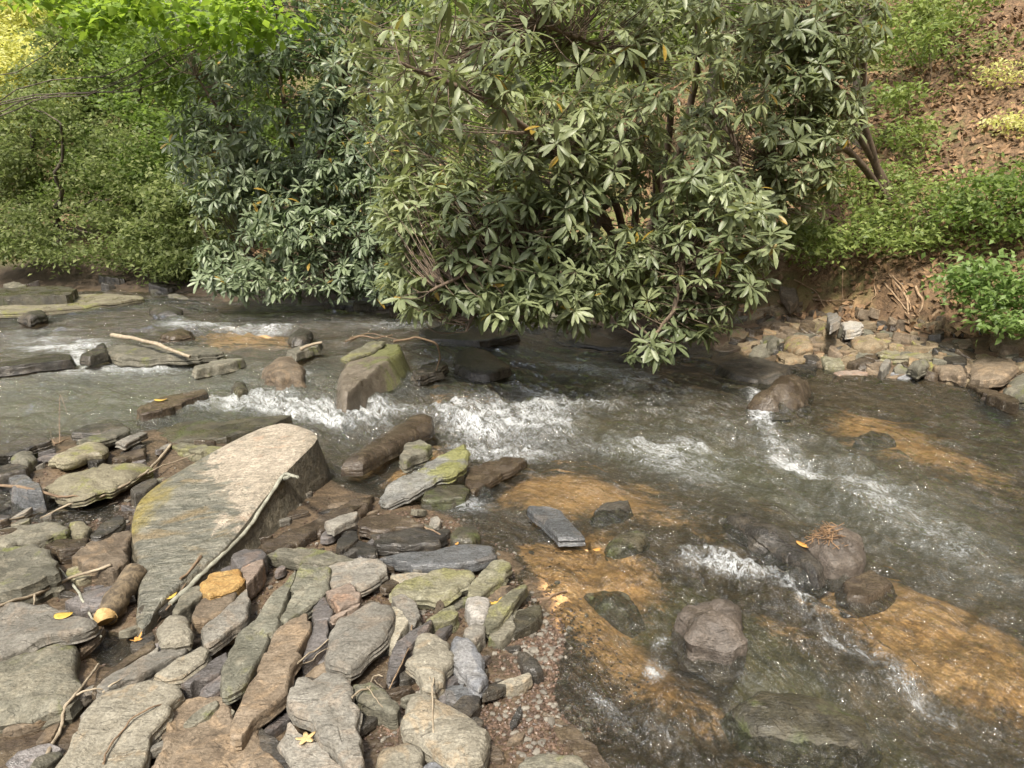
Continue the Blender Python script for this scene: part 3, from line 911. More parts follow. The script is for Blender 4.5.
st('a43','slate_shard','stone','purple',[(432,620),(430,629),(408,650),(396,672),(388,677),(387,671),(396,640),(410,632)],'long upright purple grey shard left of the angular light tan stone',z=.12,th=.05)
st('a44','slate_slab','slab','wetgrey',[(376,558),(438,549),(448,545),(477,543),(493,545),(495,557),(477,561),(442,565),(415,565),(389,560)],'long dark wet shiny slab ending at the sand',z=.12,th=.09,amp=.7)
st('a45','slate_shard','stone','tan',[(391,575),(415,571),(430,573),(425,577),(400,583)],'small pale sliver between the long shiny slab and the wide mossy slab',z=.10)
st('a46','river_stone','stone','dkmoss',[(450,536),(458,527),(477,526),(482,535),(473,541),(453,541)],'small dark green stone above the right end of the long shiny slab',z=.12,dome=.1)
st('a47','slate_slab','slab','darkbrown',[(357,520),(367,514),(402,516),(426,524),(385,530),(359,527)],'flat brown wet slab, upper one of the dark layers above the long shiny slab',z=.13,th=.05)
st('a48','slate_slab','slab','dark',[(348,545),(357,539),(378,549),(376,556),(358,557)],'black wet plate at the left end of the long shiny slab',z=.10,th=.05)
st('a49','slate_shard','stone','grey',[(322,522),(357,511),(359,516),(334,530)],'pale grey chip resting on dark rocks right of the great boulder',z=.16,th=.03)
st('a50','slate_block','stone','dark',[(335,545),(345,530),(357,530),(359,538),(341,550)],'black wet block below the pale grey chip',z=.13)
st('a51','slate_slab','slab','olive',[(263,553),(279,546),(318,545),(345,556),(357,560),(324,564),(299,558)],'long smooth olive slab above the pointed and yellow green slabs',z=.14,th=.06)
st('a52','slate_slab','slab','darkbrown',[(258,545),(279,535),(318,519),(357,504),(366,501),(357,509),(330,524),(290,545),(266,552)],'long brown wet ledge at the foot of the great boulder',z=.10)
st('a52b','slate_slab','slab','dark',[(372,532),(420,528),(446,531),(440,541),(400,546),(374,547)],'black wet slab, lower one of the dark layers above the long shiny slab',z=.11,th=.05)
st('a52c','slate_slab','slab','darkbrown',[(306,528),(330,512),(352,500),(372,498),(366,510),(338,526),(318,534)],'dark brown wet slab between the great boulder and the mossy tipped slab',z=.08)
st('a52d','slate_block','stone','purple',[(233,553),(245,547),(262,549),(266,556),(250,562),(239,567),(231,560)],'dark purple stone with an orange fleck above the bright orange block',z=.17)
st('a53','creek_rock','rock','darkbrown',[(349,457),(365,446),(388,430),(410,418),(428,414),(434,419),(433,429),(420,434),(400,444),(380,456),(362,467),(350,466),(338,467)],'long log shaped brown rock beside the white rapid',z=.14,dome=.05,th=.09,amp=.7,bevel=2.5)
st('a54','slate_block','stone','olive',[(400,457),(405,442),(419,439),(431,445),(427,451),(405,461)],'small angular stone on sand between the log shaped rock and mossy tipped slab',z=.13)
st('a55','slate_slab','slab','mossgrey',[(454,445),(464,441),(469,449),(466,462),(460,468),(439,478),(415,492),(386,503),(378,502),(386,488),(400,478),(429,459)],'large tilted slab with a moss covered tip beside the white rapid',z=.15,th=.06,tilt=(.08,.12))
st('a56','slate_slab','slab','dkmoss',[(419,498),(429,486),(464,483),(470,491),(464,497),(429,501)],'short dark green slab under the moss covered slab',z=.07)
st('a57','slate_slab','slab','darkbrown',[(464,468),(505,455),(524,455),(526,461),(497,476),(472,492),(468,484)],'dark pointed slab reaching from the mossy tipped slab into the stream',z=.06,th=.06)
st('a58','slate_slab','slab','wetgrey',[(528,505),(560,509),(568,519),(586,538),(559,540),(543,521),(527,509)],'blue grey diamond shaped wet slab alone on the sandy shallows',z=.035,th=.035,amp=.5,flare=.3)
st('a59','creek_rock','rock','dark',[(594,510),(602,503),(629,499),(630,503),(605,513)],'small black wet rock breaking the water right of the diamond slab',z=.0,flare=.5)
st('a60','creek_rock','rock','dkmoss',[(605,544),(617,536),(640,529),(648,536),(637,546),(609,551)],'dark wet mossy lump awash right of and below the diamond slab',z=-.01,dome=.06,flare=.5)
st('a61','creek_boulder','boulder','boulder',[(687,608),(696,600),(708,597),(727,600),(740,613),(744,628),(743,645),(732,654),(716,652),(703,648),(690,648),(683,638),(682,622)],'round grey brown boulder standing in the lower stream',z=.05,dome=.17,amp=.9,bevel=1,flare=.12)
st('a62','creek_boulder','boulder','boulder',[(808,543),(825,530),(846,527),(861,537),(866,550),(864,560),(854,567),(838,568),(820,558)],'grey brown boulder with dry debris on top, right in the stream',z=.05,dome=.2,amp=.9,bevel=1,flare=.12)
st('a63','creek_rock','rock','darkbrown',[(842,580),(871,568),(894,582),(868,596),(848,596)],'dark pointed wet rock at the foot of the debris topped boulder',z=-.01,flare=.5)
st('a64','creek_rock','rock','dark',[(728,514),(745,510),(790,533),(820,558),(826,574),(813,574),(780,550),(745,530)],'long low black ridge of rock upstream of the debris topped boulder',z=.03,dome=.05,flare=.5)
st('a65','creek_rock','rock','darkbrown',[(752,399),(768,388),(789,382),(813,386),(806,397),(789,403),(764,404)],'brown rock with water spilling past its left end, near the far bank',z=.05,dome=.16,flare=.45)
st('a66','creek_rock','rock','dark',[(718,364),(735,358),(758,356),(790,365),(786,374),(755,378),(733,374)],'flat black wet rock against the far bank behind the spilling brown rock',z=.05,flare=.5)
st('a67','creek_rock','rock','dkmoss',[(728,704),(760,690),(820,694),(866,716),(880,736),(850,748),(790,742),(750,726)],'big mossy rock lying just under water in the lower right',z=-.02,dome=.05,flare=.5)
st('a68','river_stone','stone','olive',[(518,764),(540,753),(575,753),(592,768),(592,800),(512,800)],'olive rounded stone cut off by the bottom edge right of the big smooth stone',z=.08,dome=.06)
st('a69','river_stone','stone','dark',[(518,651),(526,651),(538,659),(544,669),(536,673),(522,665)],'small dark pebble on red gravel near the sand',z=.05,dome=.08)
st('a70','slate_shard','stone','tan',[(493,684),(508,677),(530,671),(533,675),(524,682),(505,685)],'pale pointed shard below the small dark pebble on red gravel',z=.06,th=.04)
st('a71','river_stone','stone','olive',[(352,685),(372,682),(387,690),(400,704),(399,714),(391,714),(370,706),(354,700)],'olive oval stone left of the big smooth rounded stone',z=.12,dome=.06)
st('a72','river_stone','stone','tan',[(371,775),(381,749),(407,741),(419,743),(424,753),(420,790),(370,790)],'tan stone cut by the bottom edge, left of the big smooth rounded stone',z=.10,dome=.04)
st('a73','river_stone','stone','blue',[(420,770),(430,762),(445,760),(452,770),(449,790),(420,790)],'bluish grey stone at the bottom edge under the big smooth rounded stone',z=.08)
# --- left margin
st('b74','slate_slab','slab','ledge',[(45,486),(59,476),(98,464),(137,461),(151,463),(148,469),(127,481),(98,492),(78,496),(61,496)],'long pale oval slab left of the great boulder with a twig along it',z=.10,dome=.04,th=.06)
st('b75','slate_slab','slab','ledge',[(47,459),(78,445),(98,440),(110,446),(106,453),(63,462)],'pale wedge slab with a ridge, above the long pale oval slab',z=.12,dome=.06,th=.08)
st('b76','river_stone','stone','olive',[(10,458),(20,452),(33,452),(37,458),(28,464),(12,463)],'small olive stone at left, between the black ledge and the long slab',z=.10,dome=.1)
st('b77','slate_slab','slab','dark',[(-30,448),(0,443),(30,436),(48,434),(49,440),(20,450),(0,455),(-30,459)],'black overhanging ledge at the left edge of the gravel bar',z=.14,th=.1)
st('b78','slate_block','stone','wetgrey',[(8,475),(24,472),(41,484),(43,490),(28,490),(12,485)],'dark wet block left of the long pale oval slab',z=.12)
st('b76b','slate_slab','slab','dark',[(-20,470),(0,464),(22,463),(28,469),(8,474),(-20,478)],'dark flat slab at left edge below the small olive stone',z=.10)
st('b79','slate_slab','slab','olive',[(-30,531),(0,527),(64,519),(66,531),(40,538),(0,545),(-30,549)],'olive plank-like slab at left edge, half in the yellowish pool',z=.08,th=.05)
st('b80','slate_shard','stone','dark',[(88,536),(105,520),(120,513),(125,516),(117,527),(98,537)],'dark shard standing out of the yellowish pool',z=.13,th=.05)
st('b81','slate_shard','stone','darkbrown',[(44,545),(55,538),(88,537),(85,545),(60,551)],'brown shard lying between the plank-like slab and the notched brown block',z=.10)
st('b82','slate_block','stone','brown',[(74,551),(94,538),(129,528),(132,534),(125,545),(127,559),(115,569),(78,562)],'notched brown block standing in the yellowish pool',z=.12)
st('b83','slate_slab','slab','olive',[(-40,548),(0,545),(35,544),(51,553),(59,567),(57,575),(16,588),(-40,593)],'dark olive slab at left edge above the long pale twig',z=.13)
st('b84','river_stone','stone','purple',[(64,600),(88,590),(117,584),(122,589),(104,606),(78,609)],'dark rounded stone behind the broken log stub',z=.12,dome=.08)
st('b85','slate_block','stone','ledge',[(70,523),(84,522),(92,528),(84,536),(70,535)],'small yellow stained stone in the pool beside the dark shard',z=.06,dome=.08)
st('b86','slate_shard','stone','ledge',[(66,568),(82,562),(96,566),(92,574),(78,580),(68,577)],'yellow stained flat chip below the notched brown block',z=.06)
st('b87','slate_shard','stone','dark',[(72,432),(85,424),(120,423),(131,428),(95,433)],'thin black slab, hindmost of the stack behind the pale wedge slab',z=.13,th=.04)
st('b88','slate_shard','stone','olive',[(76,440),(95,435),(126,427),(131,430),(101,441)],'thin olive slab, middle of the stack behind the pale wedge slab',z=.14,th=.04)
st('b89','slate_shard','stone','grey',[(115,443),(140,432),(148,432),(125,445)],'thin grey slab, rightmost of the stack behind the pale wedge slab',z=.12,th=.03)
st('b90','slate_slab','slab','moss',[(170,445),(185,440),(212,444),(232,449),(222,454),(190,452)],'low mossy stone above the top left corner of the great boulder',z=.09)
st('b91','slate_block','stone','dark',[(130,489),(142,481),(155,477),(159,480),(146,490),(134,494)],'black block under the twig, right of the long pale oval slab',z=.10)
st('b92','slate_shard','stone','dark',[(88,461),(99,455),(104,458),(96,464)],'tiny dark wedge between the pale wedge slab and long oval slab',z=.10)
st('b93','slate_shard','stone','darkbrown',[(112,458),(128,451),(146,448),(144,454),(122,461)],'brown wedge stone right of the pale wedge slab',z=.09)
st('b94','slate_slab','slab','dkmoss',[(148,432),(180,421),(230,418),(292,415),(272,425),(222,437),(172,441)],'slick green brown ledge washed by water behind the great boulder',z=.035)
st('b95','creek_rock','rock','darkbrown',[(137,409),(150,400),(175,394),(204,388),(208,392),(182,402),(160,410),(142,414)],'long dark rock with a yellow leaf, behind the slick washed ledge',z=.08)
# --- mid stream and upstream
st('c87','creek_boulder','boulder','mossbrown',[(342,370),(350,354),(380,341),(400,343),(402,351),(384,364),(364,379),(345,394),(340,386)],'large mossy wedge boulder with a dark overhung side in midstream',z=.13,tilt=(.10,.05),flare=.55,bevel=2,th=.2,amp=1.2)
st('c88','slate_slab','slab','moss',[(341,357),(370,341),(386,341),(375,349),(350,359)],'mossy flake leaning on the left side of the midstream boulder',z=.145,th=.03,tilt=(.10,.07))
st('c89','creek_rock','rock','dark',[(455,353),(475,347),(494,355),(512,367),(490,373),(470,372),(455,366)],'dark layered rock in midstream right of the mossy boulder',z=.05,dome=.04,th=.07,flare=.4)
st('c90','creek_rock','rock','dark',[(411,371),(425,365),(440,359),(448,362),(440,368),(420,375)],'narrow black rock touching the mossy midstream boulder',z=.09,th=.07,flare=.4)
st('c91','creek_rock','rock','dark',[(-30,365),(0,362),(40,355),(70,353),(73,358),(30,364),(0,368),(-30,372)],'long black rock bar at the left edge of the upper pool',z=.10,th=.07,flare=.4)
st('c92','creek_rock','rock','dark',[(79,356),(95,347),(105,343),(105,352),(90,358)],'black wedge rock at the small spill in the upper pool',z=.12,th=.07,flare=.4)
st('c93','creek_rock','rock','olive',[(104,351),(120,343),(165,345),(215,346),(224,352),(190,356),(120,357)],'flat olive rock under the pale stick in the upper pool',z=.09,th=.07,flare=.4)
st('c94','creek_rock','rock','olive',[(192,367),(230,357),(245,357),(232,363),(197,370)],'thin slab tilted out of the upper pool below the pale stick',z=.07,th=.07,flare=.4)
st('c95','creek_rock','rock','brown',[(264,369),(278,358),(293,357),(303,367),(303,375),(278,378)],'brown boulder with water pouring round it above the great boulder',z=.045,dome=.05,flare=.5)
st('c96','creek_rock','rock','dkmoss',[(230,388),(236,382),(245,383),(248,391),(238,394)],'small upright mossy rock at the lip of the cascade',z=.05,dome=.1)
st('c97','creek_rock','rock','dark',[(288,336),(300,331),(312,333),(308,340),(294,342)],'small black rock in the upstream riffle',z=.09,dome=.1,th=.07,flare=.4)
st('c98','slate_shard','stone','olive',[(288,349),(305,344),(322,340),(316,346),(296,353)],'thin olive slab left of the mossy flake in midstream',z=.10,th=.07,flare=.4)
st('c99','creek_rock','rock','dkmoss',[(-30,290),(10,288),(60,285),(76,288),(70,294),(0,296)],'mossy low slab along the far left bank',z=.16,th=.2)
st('c100','creek_rock','rock','ledge',[(-30,302),(30,297),(110,292),(146,297),(100,304),(30,311),(-30,315)],'broad pale ledge in front of the far left bank',z=.05,th=.07,flare=.4)
st('c101','creek_rock','rock','dark',[(18,317),(30,312),(44,311),(46,316),(30,320)],'small black rock just off the broad pale ledge',z=.08,dome=.08,th=.07,flare=.4)
st('c102','creek_rock','rock','dark',[(148,309),(165,306),(182,310),(178,315),(158,315)],'small dark rock at the head of the upstream riffle',z=.04,dome=.06,th=.07,flare=.4)
st('c103','creek_rock','rock','darkbrown',[(160,334),(176,329),(192,330),(190,336),(172,339)],'small brown rock in the upper pool right of the pale stick top',z=.06,dome=.05,th=.07,flare=.4)
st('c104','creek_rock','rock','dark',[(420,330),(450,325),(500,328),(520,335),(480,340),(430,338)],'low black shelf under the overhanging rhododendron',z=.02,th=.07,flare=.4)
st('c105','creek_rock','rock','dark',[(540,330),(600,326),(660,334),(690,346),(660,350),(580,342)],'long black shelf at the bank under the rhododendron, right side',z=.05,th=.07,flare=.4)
st('c108','creek_rock','rock','dkmoss',[(585,594),(602,588),(624,592),(640,608),(625,612),(600,605)],'olive flat rock just under the shallow water left of the round boulder',z=-.015,dome=.02,flare=.5)
st('c110','creek_rock','rock','dark',[(858,436),(870,430),(890,434),(894,440),(872,441)],'small black stone under the water over orange sand near the right bank',z=-.02,dome=.06,flare=.5)
st('c112','creek_rock','rock','darkbrown',[(540,712),(560,716),(590,740),(612,768),(600,775),(570,750)],'long dark submerged stone at the bottom by the gravel',z=.005)
# --- right bank rubble
st('d1','bank_stone','stone','sunny',[(774,311),(785,305),(791,310),(789,314),(776,314)],'small warm tan stone highest on the bank rubble, by the rhododendron',z=.34,th=.1)
st('d2','bank_stone','stone','brown',[(780,284),(797,289),(799,299),(791,306),(782,293)],'upright brown stone on the bank above the rubble',z=.50,th=.18)
st('d3','bank_stone','stone','white',[(842,323),(854,321),(863,323),(861,328),(846,331)],'white flat stone on orange dirt of the right bank',z=.28,th=.1)
st('d4','bank_stone','stone','white',[(826,314),(836,312),(842,319),(830,326)],'pale cream stone left of and above the white flat stone',z=.32,th=.1)
st('d5','bank_stone','stone','sunny',[(813,332),(825,332),(852,347),(838,351),(816,344)],'mossy tan slab sloping down the right bank rubble',z=.22,th=.14)
st('d6','bank_stone','stone','sunny',[(785,338),(809,337),(813,347),(797,352),(785,346)],'lumpy tan stone left of the sloping mossy tan slab',z=.20,dome=.1,th=.2)
st('d7','bank_stone','stone','olive',[(762,337),(776,335),(778,345),(768,350),(760,344)],'rounded olive stone at the rhododendron end of the rubble',z=.18,dome=.15,th=.2)
st('d8','bank_stone','stone','sunny',[(737,343),(756,340),(762,347),(744,352)],'flat pale stone at the water under the rhododendron edge',z=.12)
st('d9','bank_stone','stone','sunny',[(776,353),(801,351),(813,359),(789,361)],'flat cream slab at the water below the lumpy tan stone',z=.10,th=.12)
st('d10','bank_stone','stone','dark',[(785,364),(817,364),(815,369),(797,372)],'black wet slab at the waterline below the flat cream slab',z=.06)
st('d11','bank_stone','stone','moss',[(821,357),(842,359),(845,366),(825,367)],'yellow green stone at the waterline in the rubble',z=.10,dome=.08)
st('d12','bank_stone','stone','pink',[(834,372),(856,369),(868,372),(864,377),(838,376)],'pinkish flat stone at the waterline of the right bank',z=.04)
st('d13','bank_stone','stone','darkbrown',[(848,362),(864,356),(877,360),(875,367),(860,369)],'dark rounded stone above the pinkish flat stone',z=.12,dome=.1)
st('d14','bank_stone','stone','blue',[(890,372),(910,368),(918,375),(908,381),(892,377)],'smooth pale grey slab slanting into water at the right bank',z=.07,tilt=(0,.2))
st('d15','bank_stone','stone','olive',[(910,361),(928,360),(930,366),(918,372),(910,367)],'mossy olive stone above the smooth pale grey slab',z=.13,dome=.1)
st('d16','bank_stone','stone','grey',[(879,367),(886,358),(892,360),(882,373)],'narrow grey stone standing on end left of the pale grey slab',z=.12)
st('d17','bank_stone','stone','brown',[(933,366),(951,364),(965,368),(967,378),(941,373)],'brown stone between the mossy olive stone and the biggest right bank rock',z=.10,dome=.06)
st('d18','bank_stone','rock','brown',[(968,369),(980,357),(1008,358),(1020,366),(1006,377),(988,381),(970,378)],'biggest brown rock of the right bank rubble, near the frame edge',z=.17,dome=.06)
st('d19','bank_stone','rock','olive',[(1003,391),(1010,380),(1024,371),(1060,371),(1060,402),(1024,398)],'olive rock cut by the right edge of the frame',z=.14,dome=.04)
st('d20','bank_stone','stone','darkbrown',[(966,380),(998,391),(1020,400),(1017,404),(990,396),(968,384)],'long thin dark slab at the waterline below the biggest right bank rock',z=.04)
st('d21','bank_stone','stone','dark',[(941,355),(966,356),(968,363),(953,363)],'dark slab propped behind the brown stone of the right bank',z=.20,th=.08)
st('d22','bank_stone','stone','ledge',[(880,349),(933,352),(930,356),(880,355)],'long thin ledge stone across the right bank rubble',z=.20,th=.06)
st('d23','bank_stone','stone','sunny',[(850,338),(866,336),(886,344),(870,349),(852,347)],'moss yellow boulder on the right bank above the thin ledge',z=.24,dome=.1,th=.2)
st('d24','bank_stone','stone','dark',[(846,342),(852,339),(864,349),(858,351)],'dark splinter leaning on the moss yellow boulder',z=.24,th=.05)
for a, k in S:
    stone(*a, **k)

# small chips filling the gaps between the slabs
k = 0
tries = 0
chips = []
while k < 240 and tries < 4000:
    tries += 1
    px, py = random.uniform(0, 560), random.uniform(440, 768)
    p = at(px, py, .03)
    if d_bar(np.array([p[0]]), np.array([p[1]]))[0] < .05: continue
    if any((p[0] - c[0]) ** 2 + (p[1] - c[1]) ** 2 < .05 ** 2 for c in chips): continue
    chips.append(p)
    L = random.uniform(.03, .085); wd = L * random.uniform(.25, .6); an = random.gauss(.75, .45)
    nn = random.randint(6, 8)
    pts = []
    for i in range(nn):
        t = 2 * math.pi * i / nn + random.uniform(-.2, .2)
        r_ = random.uniform(.8, 1.1)
        a_, b_ = L * r_ * math.cos(t), wd * r_ * math.sin(t)
        pts.append((p[0] + a_ * math.cos(an) - b_ * math.sin(an), p[1] + a_ * math.sin(an) + b_ * math.cos(an)))
    zt = Tz(p[0], p[1])
    stone('chip%d' % k, 'slate_chip', 'stone', random.choice(['dark', 'dark', 'purple', 'brown', 'olive', 'grey', 'darkbrown']), pts,
          'small slate chip wedged among the larger slabs of the gravel bar', world=zt + random.uniform(.012, .045), th=.028,
          tilt=(random.uniform(-.3, .3), random.uniform(-.3, .3)), group='slate chips on the gravel bar', amp=.6)
    k += 1
# small rubble along the far bank waterline
for i in range(210):
    px = random.uniform(715, 1020)
    q_ = (px - 705) / 305
    py = 346 + 42 * q_ + random.uniform(-62, 5) * random.uniform(.35, 1)
    d = ray(px, py)
    t = 6.0
    for _ in range(40):
        p = d * t + np.array([0, 0, CAM_H]); t += (p[2] - Tz(p[0], p[1])) * .8
    L = random.uniform(.04, .17); wd = L * random.uniform(.4, .7); an = random.uniform(-.6, .6)
    pts = []
    for j in range(7):
        tt = 2 * math.pi * j / 7 + random.uniform(-.25, .25); r_ = random.uniform(.8, 1.15)
        a_, b_ = L * r_ * math.cos(tt), wd * r_ * math.sin(tt)
        pts.append((p[0] + a_ * math.cos(an) - b_ * math.sin(an), p[1] + a_ * math.sin(an) + b_ * math.cos(an)))
    stone('rub%d' % i, 'bank_stone', 'stone', random.choice(['sunny', 'brown', 'brown', 'olive', 'darkbrown', 'sunny', 'dark']), pts,
          'small loose stone in the rubble along the right bank', world=Tz(p[0], p[1]) + random.uniform(.02, .06), th=.09,
          tilt=(random.uniform(-.3, .3), random.uniform(-.1, .5)), group='loose stones along the right bank', amp=.8)
for i in range(46):
    px = random.uniform(-10, 700)
    py = np.interp(px, [0, 150, 250, 380, 480, 560, 640, 700], [290, 291, 300, 312, 322, 328, 335, 345]) + random.uniform(-5, 5)
    p = at(px, py, .02)
    L = random.uniform(.08, .28); wd = L * random.uniform(.35, .6); an = random.uniform(-.5, .3)
    pts = []
    for j in range(8):
        tt = 2 * math.pi * j / 8 + random.uniform(-.25, .25); r_ = random.uniform(.8, 1.15)
        a_, b_ = L * r_ * math.cos(tt), wd * r_ * math.sin(tt)
        pts.append((p[0] + a_ * math.cos(an) - b_ * math.sin(an), p[1] + a_ * math.sin(an) + b_ * math.cos(an)))
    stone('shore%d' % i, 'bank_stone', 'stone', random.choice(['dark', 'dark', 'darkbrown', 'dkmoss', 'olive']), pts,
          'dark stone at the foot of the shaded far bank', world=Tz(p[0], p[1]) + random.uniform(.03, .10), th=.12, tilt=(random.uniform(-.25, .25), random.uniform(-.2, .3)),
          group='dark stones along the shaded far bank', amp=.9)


# pebbles and gravel: nobody could count it
def gravel(name, mat, n, r0, r1, label, spots):
    ico = np.array([(0, 0, 1), (.89, 0, .45), (.28, .85, .45), (-.72, .53, .45), (-.72, -.53, .45), (.28, -.85, .45),
                    (.72, .53, -.45), (-.28, .85, -.45), (-.89, 0, -.45), (-.28, -.85, -.45), (.72, -.53, -.45), (0, 0, -1)])
    fi = np.array([(0,1,2),(0,2,3),(0,3,4),(0,4,5),(0,5,1),(1,6,2),(2,7,3),(3,8,4),(4,9,5),(5,10,1),(6,7,2),(7,8,3),(8,9,4),(9,10,5),(10,6,1),(6,11,7),(7,11,8),(8,11,9),(9,11,10),(10,11,6)])
    P = []
    for px, py, rx, ry, w in spots:
        m_ = int(n * w)
        for _ in range(m_):
            a, b = RNG.normal(0, .5, 2)
            P.append(at(px + a * rx, py + b * ry, .0)[:2])
    P = np.array(P)
    z = T(P[:, 0], P[:, 1])
    r = RNG.uniform(r0, r1, len(P)) * RNG.uniform(.6, 1, len(P))
    sx = np.stack([r * RNG.uniform(.8, 1.4, len(P)), r * RNG.uniform(.6, 1, len(P)), r * RNG.uniform(.35, .7, len(P))], -1)
    an = RNG.uniform(0, 6.28, len(P))
    B = ico[None] * sx[:, None] * RNG.uniform(.8, 1.2, (len(P), 12, 1))
    x = B[..., 0] * np.cos(an)[:, None] - B[..., 1] * np.sin(an)[:, None]
    y = B[..., 0] * np.sin(an)[:, None] + B[..., 1] * np.cos(an)[:, None]
    V = np.stack([x + P[:, :1], y + P[:, 1:], B[..., 2] + z[:, None] + r[:, None] * .3], -1).reshape(-1, 3)
    Fc = (fi[None] + 12 * np.arange(len(P))[:, None, None]).reshape(-1, 3)
    mb = MB(); mb.add(V, Fc, np.repeat(RNG.uniform(0, 1, len(P)) ** 1.6, 12))
    o = mb.build(name, M[mat], smooth=False)
    tag(o, label, 'gravel', None, 'stuff')


BARSPOTS = [(440, 600, 90, 40, .2), (545, 650, 45, 40, .16), (440, 730, 70, 40, .16), (540, 720, 60, 60, .16), (300, 600, 200, 90, .2), (120, 520, 160, 60, .2), (430, 530, 120, 25, .1), (600, 700, 50, 40, .05)]
gravel('gravel', 'gravel', 12000, .003, .009, 'fine wet reddish brown gravel between the slabs', BARSPOTS)
gravel('pebbles', 'drygravel', 800, .006, .017, 'mixed grey pebbles scattered through the gravel bar', BARSPOTS + [(850, 350, 200, 20, .2)])


from mathutils.bvhtree import BVHTree
bpy.context.view_layer.update()
_v, _f = [], []
for o in list(COL.objects):
    if o.type == 'MESH' and o.get('category') in ('stone', 'slab', 'rock', 'boulder'):
        b0 = len(_v); mt = o.matrix_world
        _v += [mt @ v.co for v in o.data.vertices]
        _f += [[b0 + i for i in p.vertices] for p in o.data.polygons]
BVH = BVHTree.FromPolygons(_v, _f)


def rest(px, py, lift=.0):
    """what the ray through px,py meets first, stone or ground"""
    d = Vector(ray(px, py)).normalized()
    hit = BVH.ray_cast(Vector((0, 0, CAM_H)), d)
    g = ground_hit(px, py)
    p = g
    if hit[0] is not None and hit[3] < np.linalg.norm(g - np.array([0, 0, CAM_H])) + .05:
        p = np.array(hit[0])
    return p + np.array([0, 0, lift])


# ------------------------------------------------------------------ sticks, twigs, leaves, log
def wander(a, b, n=14, amp=.03, sd=0):
    a, b = np.asarray(a, float), np.asarray(b, float)
    t = np.linspace(0, 1, n)
    L = np.linalg.norm(b - a)
    P = a + (b - a) * t[:, None]
    for ax in range(3):
        P[:, ax] += amp * L * fbm(t * 3.5, np.full(n, ax * 7.3), 0, sd, 3) * np.sin(np.pi * t) ** .5
    return P


def path(pts, n=8, jit=.004, sd=0, lift=.008):
    P = np.array([at(px, py, z) if (z > .29 or py < 400) else rest(px, py, lift) for px, py, z in pts])
    for _ in range(2):               # a stick is stiff: it bridges the gaps between stones
        P[1:-1, 2] = np.maximum(P[1:-1, 2], .5 * (P[2:, 2] + P[:-2, 2]) - .02)
    t = np.arange(len(P))
    tt = np.linspace(0, len(P) - 1, (len(P) - 1) * n + 1)
    Q = np.stack([np.interp(tt, t, P[:, k]) for k in range(3)], -1)
    for _ in range(3):
        Q[1:-1] = .5 * Q[1:-1] + .25 * (Q[2:] + Q[:-2])
    for ax in range(3):
        Q[:, ax] += jit * fbm(tt * 1.7, ax * 5.0 + tt * 0, 0, sd, 3)
    return Q


def stick(name, cat, mat, pts, r0, r1, label, forks=(), sd=0, group=None):
    Q = path(pts, sd=sd)
    mb = MB()
    R = np.linspace(r0, r1, len(Q)) * (1 + .18 * vn(np.arange(len(Q)) * .7, 0, 0, sd + 5))
    mb.tube(Q, R, 7)
    for f in forks:
        q2 = path(f, sd=sd + 9)
        mb.tube(q2, np.linspace(r1 * 1.1, r1 * .4, len(q2)), 5)
    o = mb.build(name, M[mat], origin=tuple(Q[0]))
    return tag(o, label, cat, group)


stick('stick', 'stick', 'greystick', [(298,477,.31),(285,481,.27),(268,500,.24),(250,528,.22),(232,548,.21),(212,567,.2),(196,582,.17),(170,605,.15)], .008, .011, 'grey lichened stick lying along the lower edge of the great boulder', [[(285,481,.27),(292,475,.31),(297,478,.31)]], 1)
stick('twig', 'twig', 'stick', [(171,446,.17),(160,460,.16),(148,474,.16),(125,486,.15),(100,498,.14),(70,505,.12),(40,519,.12)], .009, .004, 'long pale twig curving along the pale oval slab', [[(148,474,.16),(170,466,.15),(195,455,.14)]], 2)
stick('twig', 'twig', 'stick', [(-30,534,.13),(0,524,.13),(40,517,.14),(90,511,.14),(118,504,.14)], .006, .004, 'thin straight twig across the yellowish pool at left', [], 3)
stick('twig', 'twig', 'stick', [(-20,612,.24),(0,608,.24),(40,595,.22),(75,582,.2),(112,567,.17)], .007, .006, 'long pale twig crossing above the slab with the yellow leaf', [[(40,595,.22),(36,602,.22),(34,606,.2)]], 4)
stick('twig', 'twig', 'greystick', [(74,586,.2),(82,600,.21),(90,617,.22),(102,638,.15)], .005, .004, 'short grey twig crossing the long pale twig beside the log', [[(70,582,.2),(60,570,.2),(30,568,.2)]], 5)
stick('stick', 'stick', 'stick', [(40,775,.2),(55,742,.19),(64,722,.18),(66,708,.18),(80,692,.18),(98,667,.17)], .006, .004, 'forked pale stick standing over the ridged tan slab at bottom left', [[(75,696,.18),(95,692,.18),(103,693,.18)], [(103,693,.18),(122,682,.17)]], 6)
stick('twig', 'twig', 'brownstick', [(104,766,.2),(110,750,.2),(128,726,.19),(150,711,.18),(180,702,.16)], .003, .002, 'thin dark twig curving over the ridged tan slab', [], 7)
stick('twig', 'twig', 'stick', [(352,698,.2),(368,690,.2),(373,682,.2),(384,679,.2)], .0035, .002, 'pale crooked twig below the large oval stone', [[(368,690,.2),(382,708,.17),(400,727,.15)], [(373,682,.2),(384,690,.18)]], 8)
stick('twig', 'twig', 'stick', [(432,680,.2),(433,700,.2),(433,730,.2),(432,758,.17)], .003, .002, 'pale straw lying across the big smooth rounded stone', [[(430,678,.2),(438,695,.19)]], 9)
stick('twig', 'twig', 'brownstick', [(413,628,.2),(410,650,.19),(396,676,.16),(389,690,.14)], .003, .002, 'thin twig hanging past the purple upright shard', [], 10)
stick('twig', 'twig', 'stick', [(298,664,.2),(315,652,.2),(328,641,.2)], .003, .002, 'short pale straw left of the large oval stone', [[(300,667,.2),(316,660,.2),(328,650,.19)]], 11)
